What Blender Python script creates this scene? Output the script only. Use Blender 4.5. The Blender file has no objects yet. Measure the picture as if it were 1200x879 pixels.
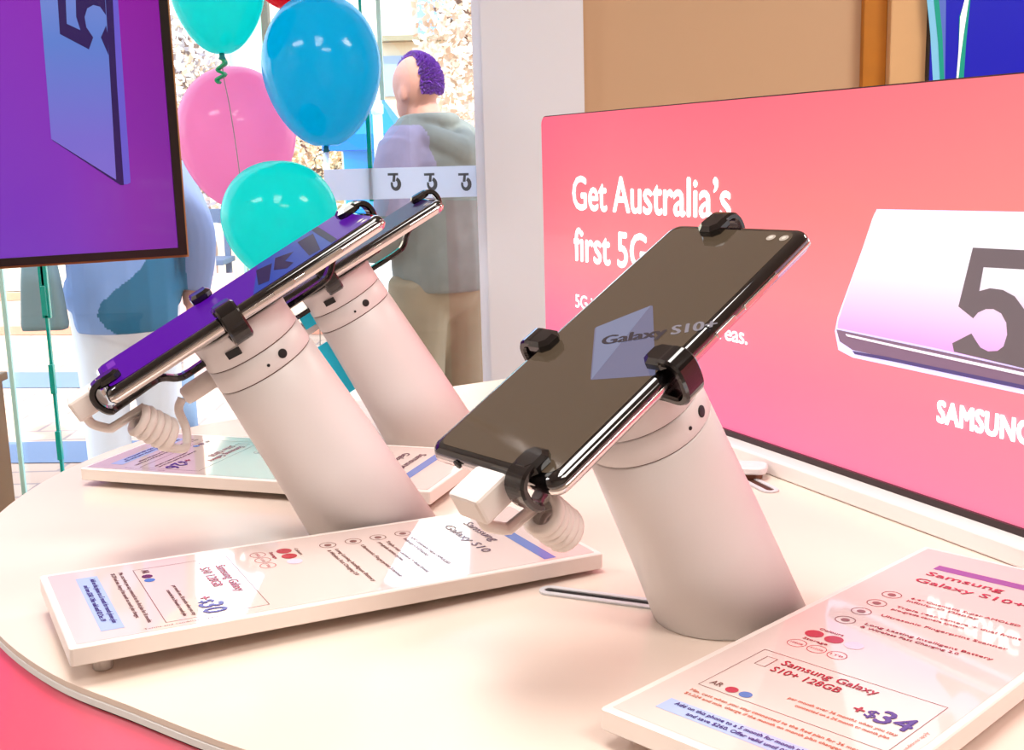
import bpy, bmesh, math, random
import numpy as np
from mathutils import Matrix, Vector, Euler
random.seed(5)
R_ = math.radians
COL = bpy.context.scene.collection
# ------------------------------------------------------------------ camera
CAMH = 1.35; FPX = 1380.0; CX, CY = 600.0, 439.5
TZ = CAMH - 0.2                      # table top height
pitch = math.atan(258/FPX); roll = R_(1.6)
F = np.array([0, math.cos(pitch), -math.sin(pitch)])
R0 = np.array([1.0, 0, 0]); U0 = np.cross(R0, F)
RT = math.cos(roll)*R0 - math.sin(roll)*U0
UP = math.sin(roll)*R0 + math.cos(roll)*U0
CAMP = np.array([0, 0, CAMH])
cam = bpy.data.cameras.new('camera'); co = bpy.data.objects.new('camera', cam); COL.objects.link(co)
cam.sensor_width = 36; cam.lens = FPX/1200*36; cam.clip_start = .01; cam.clip_end = 200
M = Matrix((RT, UP, -F)).transposed().to_4x4(); M.translation = Vector(CAMP); co.matrix_world = M
bpy.context.scene.camera = co
def ray(x, y): return F + RT*(x-CX)/FPX - UP*(y-CY)/FPX
def onY(x, y, Y):
    d = ray(x, y); return Vector(CAMP + d*(Y/d[1]))
def onZ(x, y, z):
    d = ray(x, y); return Vector(CAMP + d*((z-CAMH)/d[2]))
def onplane(x, y, P, n):
    d = Vector(ray(x, y)); c = Vector(CAMP); return c + d*(((Vector(P)-c).dot(n))/d.dot(n))

# ------------------------------------------------------------------ materials
def lin(c):
    r = []
    for v in c[:3]:
        v = v/255.0
        r.append(v/12.92 if v <= .04045 else ((v+.055)/1.055)**2.4)
    return (*r, 1.0)
def newmat(name):
    m = bpy.data.materials.new(name); m.use_nodes = True
    nt = m.node_tree; return m, nt, nt.nodes['Principled BSDF']
def mat(name, rgb, rough=.5, metal=0, emit=None, es=0, coat=0, spec=.5, alpha=1, noise=0, nscale=40, bump=0, sss=0):
    m, nt, b = newmat(name)
    b.inputs['Base Color'].default_value = lin(rgb); b.inputs['Roughness'].default_value = rough
    b.inputs['Metallic'].default_value = metal; b.inputs['Specular IOR Level'].default_value = spec
    b.inputs['Coat Weight'].default_value = coat; b.inputs['Coat Roughness'].default_value = .04
    b.inputs['Alpha'].default_value = alpha
    if emit is not None:
        b.inputs['Emission Color'].default_value = lin(emit); b.inputs['Emission Strength'].default_value = es
    if noise or bump:
        tc = nt.nodes.new('ShaderNodeTexCoord'); n = nt.nodes.new('ShaderNodeTexNoise'); n.inputs['Scale'].default_value = nscale
        n.inputs['Detail'].default_value = 5
        nt.links.new(tc.outputs['Object'], n.inputs['Vector'])
        if noise:
            mx = nt.nodes.new('ShaderNodeMix'); mx.data_type = 'RGBA'; mx.blend_type = 'MULTIPLY'; mx.inputs[0].default_value = noise
            mx.inputs[6].default_value = lin(rgb); nt.links.new(n.outputs['Color'], mx.inputs[7])
            rp = nt.nodes.new('ShaderNodeValToRGB'); rp.color_ramp.elements[0].position = .35; rp.color_ramp.elements[1].position = .65
            rp.color_ramp.elements[0].color = (.45, .45, .45, 1)
            nt.links.new(n.outputs['Fac'], rp.inputs[0]); nt.links.new(rp.outputs[0], mx.inputs[7])
            nt.links.new(mx.outputs[2], b.inputs['Base Color'])
        if bump:
            bp = nt.nodes.new('ShaderNodeBump'); bp.inputs['Strength'].default_value = bump; bp.inputs['Distance'].default_value = .01
            nt.links.new(n.outputs['Fac'], bp.inputs['Height']); nt.links.new(bp.outputs[0], b.inputs['Normal'])
    return m
def grad_mat(name, stops_v, stops_u=None, ufac=.5, es=1.0, base=.3, rough=.3, coat=.3):
    """picture printed / shown on a panel: colours run over the panel's own UV map"""
    m, nt, b = newmat(name)
    uv = nt.nodes.new('ShaderNodeUVMap'); sp = nt.nodes.new('ShaderNodeSeparateXYZ'); nt.links.new(uv.outputs[0], sp.inputs[0])
    def ramp(st, out):
        r = nt.nodes.new('ShaderNodeValToRGB'); e = r.color_ramp.elements
        e[0].position = st[0][0]; e[0].color = lin(st[0][1]); e[1].position = st[-1][0]; e[1].color = lin(st[-1][1])
        for p, c in st[1:-1]:
            q = e.new(p); q.color = lin(c)
        nt.links.new(out, r.inputs[0]); return r
    r1 = ramp(stops_v, sp.outputs[1]); out = r1.outputs[0]
    if stops_u:
        r2 = ramp(stops_u, sp.outputs[0]); mx = nt.nodes.new('ShaderNodeMix'); mx.data_type = 'RGBA'; mx.inputs[0].default_value = ufac
        nt.links.new(out, mx.inputs[6]); nt.links.new(r2.outputs[0], mx.inputs[7]); out = mx.outputs[2]
    h = nt.nodes.new('ShaderNodeHueSaturation'); h.inputs['Value'].default_value = base
    nt.links.new(out, h.inputs['Color']); nt.links.new(h.outputs[0], b.inputs['Base Color'])
    nt.links.new(out, b.inputs['Emission Color']); b.inputs['Emission Strength'].default_value = es
    b.inputs['Roughness'].default_value = rough; b.inputs['Coat Weight'].default_value = coat; b.inputs['Coat Roughness'].default_value = .03
    return m
def thin_glass(name, rgb=(250, 254, 254), refl=.05):
    m = bpy.data.materials.new(name); m.use_nodes = True; nt = m.node_tree; nt.nodes.clear()
    o = nt.nodes.new('ShaderNodeOutputMaterial'); t = nt.nodes.new('ShaderNodeBsdfTransparent'); g = nt.nodes.new('ShaderNodeBsdfGlossy')
    t.inputs[0].default_value = lin(rgb); g.inputs['Roughness'].default_value = .0
    mx = nt.nodes.new('ShaderNodeMixShader'); mx.inputs[0].default_value = refl
    nt.links.new(t.outputs[0], mx.inputs[1]); nt.links.new(g.outputs[0], mx.inputs[2]); nt.links.new(mx.outputs[0], o.inputs[0]); return m
def frost_mat(name, rgb, k=.75):
    m = bpy.data.materials.new(name); m.use_nodes = True; nt = m.node_tree; nt.nodes.clear()
    o = nt.nodes.new('ShaderNodeOutputMaterial'); t = nt.nodes.new('ShaderNodeBsdfTransparent'); d = nt.nodes.new('ShaderNodeBsdfDiffuse')
    tr = nt.nodes.new('ShaderNodeBsdfTranslucent')
    d.inputs[0].default_value = lin(rgb); tr.inputs[0].default_value = lin(rgb)
    a = nt.nodes.new('ShaderNodeMixShader'); a.inputs[0].default_value = .6
    nt.links.new(d.outputs[0], a.inputs[1]); nt.links.new(tr.outputs[0], a.inputs[2])
    mx = nt.nodes.new('ShaderNodeMixShader'); mx.inputs[0].default_value = k
    nt.links.new(t.outputs[0], mx.inputs[1]); nt.links.new(a.outputs[0], mx.inputs[2]); nt.links.new(mx.outputs[0], o.inputs[0]); return m
def balloon_mat(name, rgb, trans=.75):
    m = bpy.data.materials.new(name); m.use_nodes = True; nt = m.node_tree; b = nt.nodes['Principled BSDF']; o = nt.nodes['Material Output']
    b.inputs['Base Color'].default_value = lin(rgb); b.inputs['Roughness'].default_value = .12; b.inputs['Coat Weight'].default_value = .6
    b.inputs['Coat Roughness'].default_value = .03
    tr = nt.nodes.new('ShaderNodeBsdfTranslucent'); tr.inputs[0].default_value = lin(rgb)
    mx = nt.nodes.new('ShaderNodeMixShader'); mx.inputs[0].default_value = trans
    nt.links.new(b.outputs[0], mx.inputs[1]); nt.links.new(tr.outputs[0], mx.inputs[2]); nt.links.new(mx.outputs[0], o.inputs[0]); return m

# ------------------------------------------------------------------ mesh collector
class MB:
    def __init__(s): s.v = []; s.f = []; s.m = []; s.sm = []; s.uv = {}
    def add(s, vs, fs, mi=0, smooth=False, uvs=None):
        o = len(s.v); s.v += [tuple(v) for v in vs]
        for k, f in enumerate(fs):
            if uvs: s.uv[len(s.f)] = [uvs[i] for i in f]
            s.f.append(tuple(i+o for i in f)); s.m.append(mi); s.sm.append(smooth)
    def box(s, c, d, mi=0, M=None, bev=0):
        bm = bmesh.new(); bmesh.ops.create_cube(bm, size=1)
        bmesh.ops.scale(bm, vec=Vector(d), verts=bm.verts)
        if bev: bmesh.ops.bevel(bm, geom=bm.edges[:], offset=bev, segments=2, affect='EDGES', profile=.5)
        bmesh.ops.translate(bm, vec=Vector(c), verts=bm.verts)
        s.bm(bm, mi, M, smooth=False)
    def bm(s, bm, mi=0, M=None, smooth=True):
        if M is not None: bmesh.ops.transform(bm, matrix=M, verts=bm.verts)
        bm.verts.index_update()
        s.add([v.co for v in bm.verts], [[v.index for v in f.verts] for f in bm.faces], mi, smooth); bm.free()
    def loops(s, rings, mi=0, caps=(True, True), smooth=True, closed=True):
        n = len(rings[0]); vs = [p for r in rings for p in r]; fs = []
        for i in range(len(rings)-1):
            for j in range(n if closed else n-1):
                k = (j+1) % n
                fs.append((i*n+j, i*n+k, (i+1)*n+k, (i+1)*n+j))
        if caps[0]: fs.append(tuple(range(n-1, -1, -1)))
        if caps[1]: fs.append(tuple((len(rings)-1)*n+j for j in range(n)))
        s.add(vs, fs, mi, smooth)
    def lathe(s, prof, mi=0, n=32, M=None, smooth=True):
        rings = [[Vector((r*math.cos(2*math.pi*j/n), r*math.sin(2*math.pi*j/n), z)) for j in range(n)] for r, z in prof]
        if M is not None: rings = [[M @ p for p in r] for r in rings]
        s.loops(rings, mi, smooth=smooth)
    def tube(s, pts, r, mi=0, n=8):
        pts = [Vector(p) for p in pts]; rad = r if isinstance(r, (list, tuple)) else [r]*len(pts)
        t0 = (pts[1]-pts[0]).normalized(); up = Vector((0, 0, 1)) if abs(t0.z) < .9 else Vector((1, 0, 0))
        a = t0.cross(up).normalized(); rings = []
        for i, p in enumerate(pts):
            t = (pts[min(i+1, len(pts)-1)]-pts[max(i-1, 0)]).normalized()
            a = (a - t*a.dot(t)).normalized(); b = t.cross(a)
            rings.append([p + (a*math.cos(2*math.pi*k/n)+b*math.sin(2*math.pi*k/n))*rad[i] for k in range(n)])
        s.loops(rings, mi)
    def strip(s, pts, wv, w, th, mi=0):
        """flat band swept along pts; wv = width direction"""
        pts = [Vector(p) for p in pts]; wv = Vector(wv).normalized(); rings = []
        for i, p in enumerate(pts):
            t = (pts[min(i+1, len(pts)-1)]-pts[max(i-1, 0)]).normalized(); nn = t.cross(wv).normalized()
            ww = w[i] if isinstance(w, (list, tuple)) else w
            c = .25
            prof = [(-.5, -.5+c), (-.5+c*.4, -.5), (.5-c*.4, -.5), (.5, -.5+c), (.5, .5-c), (.5-c*.4, .5), (-.5+c*.4, .5), (-.5, .5-c)]
            rings.append([p + wv*ww*a + nn*th*b for a, b in prof])
        s.loops(rings, mi, smooth=False)
    def prism(s, poly, z0, z1, mi=0, M=None, bev=0, smooth=False):
        """extruded 2D outline (ccw); optional inset bevel at the top"""
        def ins(p, d):
            if not d: return [Vector(q) for q in p]
            n = len(p); out = []
            for i in range(n):
                a, b, c = Vector(p[i-1]), Vector(p[i]), Vector(p[(i+1) % n])
                e1 = (b-a).normalized(); e2 = (c-b).normalized(); nn = Vector((-(e1.y+e2.y), e1.x+e2.x)).normalized()
                out.append(b + nn*d/max(.5, nn.dot(Vector((-e1.y, e1.x)))))
            return out
        lay = [(ins(poly, bev), z0), (poly, z0+bev), (poly, z1-bev), (ins(poly, bev), z1)] if bev else [(poly, z0), (poly, z1)]
        rings = [[Vector((p[0], p[1], z)) for p in q] for q, z in lay]
        if M is not None: rings = [[M @ p for p in r] for r in rings]
        s.loops(rings, mi, smooth=smooth)
    def flat(s, poly, z, mi=0, M=None, uvbox=None):
        P = [Vector((p[0], p[1], z)) for p in poly]
        uvs = [((p[0]-uvbox[0])/(uvbox[2]-uvbox[0]), (p[1]-uvbox[1])/(uvbox[3]-uvbox[1])) for p in poly] if uvbox else None
        if M is not None: P = [M @ p for p in P]
        s.add(P, [tuple(range(len(P)))], mi, False, uvs)
    def text(s, body, x, y, size=None, width=None, height=None, z=0, mi=0, M=None, bold=0, sp=1.0, shear=0, align='LEFT', depth=0, res=3):
        """lettering: size by cap height (height) and overall width"""
        cu = bpy.data.curves.new('t', 'FONT'); cu.body = body; cu.size = 1; cu.space_character = sp; cu.resolution_u = res
        cu.shear = shear; cu.align_x = 'LEFT'
        ob = bpy.data.objects.new('t', cu); COL.objects.link(ob)
        dg = bpy.context.evaluated_depsgraph_get(); me = bpy.data.meshes.new_from_object(ob.evaluated_get(dg))
        vs = [v.co.copy() for v in me.vertices]; fs = [tuple(p.vertices) for p in me.polygons]
        bpy.data.objects.remove(ob); bpy.data.curves.remove(cu); bpy.data.meshes.remove(me)
        x0 = min(v.x for v in vs); x1 = max(v.x for v in vs)
        sy = height/.729; sx = width/(x1-x0) if width else sy
        ox = {'LEFT': 0, 'CENTER': -(x1-x0)*sx/2, 'RIGHT': -(x1-x0)*sx}[align]
        offs = [(0, 0)] if bold <= 0 else [(-bold, 0), (bold, 0), (0, bold*.7), (0, -bold*.7)]
        if bold > .03: offs += [(-bold, -bold*.7), (bold, bold*.7), (bold, -bold*.7), (-bold, bold*.7)]
        for k, (bx, by) in enumerate(offs):
            P = [Vector((x+ox+(v.x-x0)*sx+bx*sy*.8, y+v.y*sy+by*sy, z+k*.00004)) for v in vs]
            if M is not None: P = [M @ p for p in P]
            s.add(P, fs, mi, False)
    def build(s, name, mats, parent=None):
        me = bpy.data.meshes.new(name); me.from_pydata(s.v, [], s.f)
        if s.uv:
            ul = me.uv_layers.new(name='UVMap')
            for fi, uvs in s.uv.items():
                for li, uv in zip(me.polygons[fi].loop_indices, uvs): ul.data[li].uv = uv
        for m in (mats if isinstance(mats, (list, tuple)) else [mats]): me.materials.append(m)
        me.polygons.foreach_set('material_index', s.m); me.polygons.foreach_set('use_smooth', s.sm); me.update()
        o = bpy.data.objects.new(name, me); COL.objects.link(o)
        if parent: o.parent = parent
        return o
def tag(o, label=None, cat=None, group=None, kind=None):
    if label: o['label'] = label
    if cat: o['category'] = cat
    if group: o['group'] = group
    if kind: o['kind'] = kind
    return o
def empty(name, loc, rz=0, **k):
    o = bpy.data.objects.new(name, None); COL.objects.link(o); o.location = loc; o.rotation_euler = (0, 0, rz); o.empty_display_size = .05
    return tag(o, **k)
def rrect(w, h, r, n=6, cx=0, cy=0):
    P = []
    for sx, sy, a0 in ((1, 1, 0), (-1, 1, 90), (-1, -1, 180), (1, -1, 270)):
        for k in range(n+1):
            a = R_(a0+90*k/n); P.append((cx+sx*(w/2-r)+r*math.cos(a), cy+sy*(h/2-r)+r*math.sin(a)))
    return P
def circ(x, y, rx, ry=None, n=20, a0=0, a1=360):
    ry = ry or rx; m = n if a1-a0 >= 360 else n+1
    return [(x+rx*math.cos(R_(a0+(a1-a0)*k/n)), y+ry*math.sin(R_(a0+(a1-a0)*k/n))) for k in range(m)]
def catmull(P, n=6, closed=False):
    P = [Vector(p) for p in P]; out = []; N = len(P)
    for i in range(N if closed else N-1):
        if closed: a, b, c, d = P[i-1], P[i], P[(i+1) % N], P[(i+2) % N]
        else: a, b, c, d = P[max(i-1, 0)], P[i], P[i+1], P[min(i+2, N-1)]
        for k in range(n):
            t = k/n; out.append(.5*((2*b)+(-a+c)*t+(2*a-5*b+4*c-d)*t*t+(-a+3*b-3*c+d)*t*t*t))
    if not closed: out.append(P[-1])
    return out
exec_mats = {}
WHITE = mat('white_plastic', (220, 217, 216), .42)
CASE = mat('white_acrylic', (232, 222, 214), .3, coat=.2)
DARK = mat('black_gloss', (8, 7, 8), .12, coat=.5)
BLACK = mat('black_rubber', (10, 9, 10), .5)
SEAM = mat('seam_shadow_gap', (95, 62, 48), .8)
CHROME = mat('polished_metal', (222, 216, 214), .13, 1)
GLASSBLK = mat('black_phone_glass', (9, 8, 9), .03, coat=1)
TABLE = mat('table_laminate', (228, 210, 196), .24, spec=.35)
EDGE = mat('table_edge', (232, 230, 228), .4)
CABLE = mat('white_cable', (228, 220, 214), .4)

# ------------------------------------------------------------------ room shell
def struct(o): o['kind'] = 'structure'; return o
WY = 3.3
def wallbox(name, x0, x1, y0, y1, z0, z1, m):
    b = MB(); b.box(((x0+x1)/2, (y0+y1)/2, (z0+z1)/2), (x1-x0, y1-y0, z1-z0)); return struct(b.build(name, m))
TAN = mat('tan_wall_paint', (208, 172, 136), .6)
WHITEWALL = mat('white_wall_paint', (238, 240, 248), .55)
wallbox('floor', -3.2, 3.6, -2.6, WY+.1, -.1, 0, mat('shop_floor', (176, 160, 150), .35, noise=.25, nscale=6))
wallbox('ceiling', -3.2, 3.6, -2.6, WY+.1, 3.0, 3.1, mat('ceiling_paint', (208, 200, 192), .8))
wallbox('wall_left', -3.3, -3.2, -2.6, WY+.1, 0, 3.0, mat('left_wall_paint', (214, 200, 188), .7))
wallbox('wall_right', 3.6, 3.7, -2.6, WY+.1, 0, 3.0, mat('right_wall_paint', (205, 185, 165), .7))
wallbox('wall_front', -3.3, 3.7, -2.7, -2.6, 0, 3.0, mat('front_wall_paint', (222, 208, 196), .7))
xc0 = onY(570, 250, WY-.14).x; xc1 = onY(684, 60, WY-.14).x; xp = onY(1009, 60, WY-.06).x
wallbox('wall_back', xc1, 3.6, WY-.08, WY+.1, 0, 3.0, TAN)
wallbox('wall_column', xc0, xc1, WY-.14, WY+.1, 0, 3.0, WHITEWALL)
wallbox('wall_header', -3.2, xc0, WY-.05, WY+.1, 2.62, 3.0, TAN)
# window
win = MB(); wx0 = -3.2; fr = mat('window_frame_paint', (240, 240, 244), .4)
win.box((xc0-.0125, WY-.02, 1.31), (.025, .10, 2.62)); win.box(((wx0+xc0)/2, WY, .02), (xc0-wx0, .08, .04)); win.box(((wx0+xc0)/2, WY, 2.6), (xc0-wx0, .08, .04))
w = struct(win.build('window_1', fr))
g = MB(); g.box(((wx0+xc0-.025)/2, WY, 1.3), (xc0-.025-wx0, .008, 2.56)); g.build('glass_pane', thin_glass('clear_window_glass'), w)
TEAL = mat('teal_glass_edge', (0, 176, 160), .15, coat=.4)
MINT = mat('mint_glass_edge', (190, 240, 230), .15)
def bar(px, py, wid, m, z0=.04, z1=2.58, clips=()):
    p = onY(px, py, WY-.012); b = MB(); b.box((p.x, WY-.012, (z0+z1)/2), (wid, .012, z1-z0), bev=.001)
    for cy_ in clips:
        q = onY(px, cy_, WY-.014); b.box((p.x, WY-.016, q.z), (wid*1.7, .016, .085), bev=.002)
    b.build('mullion', m, w)
bar(62, 440, .0085, TEAL, clips=(444, 522, 352))
bar(50, 318, .024, TEAL, z0=onY(55, 372, WY).z, z1=2.58)
bar(14, 440, .012, MINT)
bar(434, 200, .012, TEAL, z0=onY(434, 236, WY).z, z1=onY(434, 118, WY).z)
bar(444, 25, .012, MINT, z0=onY(444, 118, WY).z)
bar(422, 8, .008, TEAL, z0=onY(422, 22, WY).z)
# frosted band with marks on the glass
zb0 = onY(500, 232, WY-.02).z; zb1 = onY(500, 195.5, WY-.02).z
fb = MB(); x0 = onY(380, 210, WY-.02).x; fb.box(((x0+xc0-.025)/2, WY-.02, (zb0+zb1)/2), (xc0-.025-x0, .003, zb1-zb0))
band = fb.build('frosted_band', frost_mat('frosted_vinyl', (222, 226, 236), .86), w)
lg = MB()
for px in (462.5, 505, 545):
    c = onY(px, 213, WY-.024); Mx = Matrix.Translation((c.x, WY-.0235, c.z)) @ Matrix.Rotation(R_(90), 4, 'X'); k = .0026
    # a slanted T with a swirl for a foot
    lg.prism([(-7*k, 6.5*k), (4*k, 6.5*k), (4*k, 9*k), (-7*k, 9*k)], 0, .0008, 0, Mx)
    lg.prism([(-2.5*k, 0*k), (0.5*k, 0*k), (1.2*k, 7*k), (-1.5*k, 7*k)], 0, .0008, 0, Mx)
    arc = circ(1.2*k, -2.5*k, 5.6*k, 7.2*k, 14, -200, 75); inn = circ(.4*k, -2.2*k, 2.4*k, 3.6*k, 14, -200, 75)
    lg.loops([[Mx @ Vector((p[0], p[1], .0008)) for p in arc], [Mx @ Vector((p[0], p[1], .0008)) for p in inn]], 0, (False, False), closed=False)
lg.build('logo', mat('grey_vinyl', (84, 90, 94), .5), band)

# right-hand back wall dressing
b = MB(); xa = onY(1009, 60, WY-.09).x; xb = onY(1036, 60, WY-.09).x; b.box(((xa+xb)/2, WY-.095, 1.5), (xb-xa, .03, 3.0), bev=.003)
struct(b.build('trim_1', mat('orange_timber', (196, 122, 20), .45, noise=.15, nscale=12)))
b = MB(); xd = onY(1086, 60, WY-.12).x; b.box(((xb+xd)/2, WY-.11, 1.5), (xd-xb, .06, 3.0), bev=.004)
struct(b.build('trim_2', mat('pale_timber', (228, 184, 132), .5, noise=.08, nscale=8)))
pe = empty('wall_poster', (onY(1088, 60, WY-.16).x, WY-.16, 0), label='deep blue poster with teal and white curved streaks on the wall above the pink sign', cat='poster')
pw = 1.0; b = MB(); Mp = Matrix.Rotation(R_(90), 4, 'X')
pz0, pz1 = .95, 2.4
b.box((pw/2, 0.035, (pz0+pz1)/2), (pw, .07, pz1-pz0)); b.build('backing_panel', mat('poster_backing', (20, 18, 26), .5), pe)
b = MB(); b.flat([(0.004, pz0+.004), (pw-.004, pz0+.004), (pw-.004, pz1-.004), (.004, pz1-.004)], .001, 0, Mp, (0, pz0, pw, pz1))
ox = onY(1088, 60, WY-.16).x
def pp(x, y): q = onY(x, y, WY-.161); return (q.x-ox, q.z)
def poly(pts, z, mi): b.flat([pp(*p) for p in pts][::-1], z, mi, Mp)
poly([(1088, -40), (1086, 0), (1090, 40), (1094, 110), (1104, 110), (1106, 60), (1108, 0), (1108, -40)], .002, 1)
poly([(1096, -40), (1094, 0), (1099, 50), (1102, 110), (1107, 110), (1104, 40), (1100, 0), (1099, -40)], .003, 2)
poly([(1141, -40), (1131, 0), (1124, 20), (1123, 60), (1119, 110), (1128, 110), (1132, 50), (1137, 0), (1146, -40)], .002, 2)
poly([(1139, -40), (1130, 0), (1125, 20), (1123, 60), (1119, 110), (1121, 110), (1125, 70), (1129, 40), (1135, 0), (1143, -40)], .003, 3)
poly([(1101, -40), (1100, 0), (1103, 110), (1107, 110), (1109, -40)], .0025, 4)
b.build('printed_picture', [mat('poster_blue', (4, 10, 172), .4, emit=(4, 10, 172), es=.35), mat('poster_sky', (120, 190, 225), .4, emit=(120, 190, 225), es=.3),
        mat('poster_green', (0, 150, 130), .4, emit=(0, 150, 130), es=.3), mat('poster_white', (245, 245, 250), .4, emit=(245, 245, 250), es=.4),
        mat('poster_slate', (80, 105, 190), .4, emit=(80, 105, 190), es=.3)], pe)
# low timber unit at far left
c = empty('timber_cabinet', (-1.69, 2.75, 0), label='low brown timber cabinet by the window at the far left edge', cat='cabinet')
q = onY(2, 446, 2.72); xr = onY(7, 520, 2.65).x+1.62
WOOD = mat('brown_timber', (134, 98, 56), .5, noise=.3, nscale=7)
b = MB(); b.box((xr-.25, 0, q.z/2-.01), (.49, .18, q.z-.02), bev=.004); b.build('carcass', WOOD, c)
b = MB(); b.box((xr-.245, 0, q.z-.01), (.5, .2, .02), bev=.003); b.build('top_board', WOOD, c)
b = MB(); b.box((xr-.25, -.096, q.z/2-.02), (.45, .012, q.z-.12), bev=.003); dr = b.build('door', WOOD, c)
b = MB(); b.tube([(xr-.06, -.115, q.z*.5), (xr-.06, -.115, q.z*.5+.12)], .006); b.build('handle', CHROME, dr)

# ------------------------------------------------------------------ display table
OUT = [(-.149, .415), (-.188, .444), (-.228, .487), (-.268, .545), (-.293, .61), (-.3055, .674), (-.306, .735), (-.299, .781), (-.286, .825), (-.262, .872), (-.224, .911),
       (-.155, .957), (-.09, .999), (-.022, 1.042), (.06, 1.092), (.18, 1.13), (.32, 1.12), (.47, 1.05), (.59, .93), (.66, .78), (.67, .62), (.61, .46), (.50, .34), (.36, .29), (.20, .285), (.07, .305), (-.03, .341), (-.095, .377)]
tp = catmull([(x, y, 0) for x, y in OUT], 5, True); tp = [(p.x, p.y) for p in tp]
def area(p): return sum(p[i-1][0]*p[i][1]-p[i][0]*p[i-1][1] for i in range(len(p)))/2
if area(tp) < 0: tp = tp[::-1]
tb = empty('display_table', (.18, .72, 0), label='rounded cream display table with a white edge and pink base', cat='table')
Mt = Matrix.Translation((-.18, -.72, 0))
def inset(p, k): # shrink the outline towards its centre
    return [((x-.18)*k+.18, (y-.72)*k+.72) for x, y in p]
b = MB(); b.prism(tp, TZ-.0025, TZ, 0, Mt)
b.build('laminate_top', TABLE, tb)
b = MB(); b.prism(tp, TZ-.0065, TZ-.0026, 0, Mt, bev=.0006); b.build('white_edge', EDGE, tb)
b = MB(); b.prism(inset(tp, .994), TZ-.0085, TZ-.0065, 0, Mt); b.build('shadow_gap', mat('dark_gap', (60, 30, 36), .7), tb)
b = MB(); b.prism(inset(tp, .997), .0, TZ-.0085, 0, Mt, smooth=True); b.build('pink_base', mat('pink_base_panel', (238, 70, 104), .4, coat=.2), tb)
# cable slots let into the top
def slot(p0, p1, wd, name='cable_slot'):
    P0 = onZ(*p0, TZ); P1 = onZ(*p1, TZ); d = (P1-P0); L = d.length; a = math.atan2(d.y, d.x)
    Ms = Matrix.Translation((P0+P1)/2 - Vector(tb.location) - Vector((0, 0, 0))) @ Matrix.Rotation(a, 4, 'Z')
    e = MB(); rr = rrect(L, wd, wd/2*.98, 6); ri = rrect(L-.005, wd-.006, (wd-.006)/2*.98, 6)
    e.loops([[Ms @ Vector((x, y, .0002)) for x, y in rr], [Ms @ Vector((x, y, .0011)) for x, y in rr], [Ms @ Vector((x, y, .0011)) for x, y in ri], [Ms @ Vector((x, y, .0004)) for x, y in ri]], 0, (False, False), smooth=False)
    o = e.build(name, mat('slot_rim', (205, 205, 208), .35), tb)
    e = MB(); e.flat(ri, .0005, 0, Ms); e.build('slot_opening', mat('slot_dark', (6, 6, 8) if wd < .0108 else (70, 36, 20), .7), o)
slot((633, 692), (800, 714), .0105)
slot((872, 560), (907, 578), .011)

# ------------------------------------------------------------------ backlit sign and its plinth
A = Vector((.1406, .7803, CAMH-.188)); sd = Vector((.4173, -.9088, 0)).normalized(); sn = Vector((-.9088, -.4173, 0)).normalized()   # sn faces the shopper
SL0, SL1, SZ0, SZ1 = -.264, .58, CAMH-.188, CAMH+.0305
sg = empty('promotional_sign', A + sd*.15 - Vector((0, 0, .188-.2+.0)) , label='pink backlit sign reading Get Australia\'s first 5G behind the handsets', cat='sign')
sg.location = Vector((A.x, A.y, TZ)) + sd*.15
# local sign frame: x along sd, y up, z towards the shopper
Ms = Matrix.Translation(Vector((A.x, A.y, 0))-Vector(sg.location)) @ Matrix((sd, Vector((0, 0, 1)), sn)).transposed().to_4x4()
def sp(x, y):
    q = onplane(x, y, A, sn); return ((q-A).dot(sd), q.z)
def rot_rr(x0, z0, x1, z1, r): return rrect(x1-x0, z1-z0, r, 4, (x0+x1)/2, (z0+z1)/2)
b = MB(); b.prism(rot_rr(SL0, SZ0-.001, SL1, SZ1+.0008, .007), -.012, -.0006, 0, Ms)
b.build('back_box', mat('sign_box', (70, 44, 34), .5), sg)
b = MB(); b.box(((SL0+SL1)/2, SZ0+.0005, .0006), (SL1-SL0-.01, .004, .003), 0, Ms); b.build('bottom_channel', mat('dark_bronze', (40, 20, 18), .35), sg)
pn = MB(); pn.flat(rot_rr(SL0+.0006, SZ0+.002, SL1-.0006, SZ1, .0065), 0, 0, Ms, (SL0, SZ0, SL1, SZ1))
# uv v=0 bottom, 1 top ; u=0 left
signm = grad_mat('sign_print', [(0, (255, 104, 170)), (.22, (255, 118, 160)), (.45, (255, 142, 150)), (.7, (255, 128, 125)), (1, (252, 98, 112))],
                 [(0, (226, 40, 92)), (.05, (244, 84, 106)), (.14, (255, 112, 122)), (.35, (255, 120, 126)), (.6, (255, 145, 138)), (1, (255, 150, 150))], .42, es=.80, base=.25, rough=.35, coat=.15)
panel = pn.build('graphic_panel', signm, sg)
WL = mat('sign_white_ink', (255, 250, 250), .4, emit=(255, 250, 250), es=.85)
b = MB(); Z = CAMH
b.text("Get Australia\u2019s", -.2075, Z-.0447, width=.2185, height=.0275, z=.0006, M=Ms, bold=.027, sp=1.0)
b.text("first 5G", -.2065, Z-.0862, width=.113, height=.0275, z=.0006, M=Ms, bold=.027, sp=1.0)
b.build('headline', WL, panel)
b = MB(); b.text("5G is rolling out in selected areas.", -.2060, Z-.1250, width=.2365, height=.0112, z=.0006, M=Ms, bold=.018, sp=.95); b.build('small_print', WL, panel)
b = MB(); b.text("SAMSUNG", .1970, Z-.1434, width=.0600, height=.0118, z=.0006, M=Ms, bold=.045, sp=1.04); b.build('wordmark', WL, panel)
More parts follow.
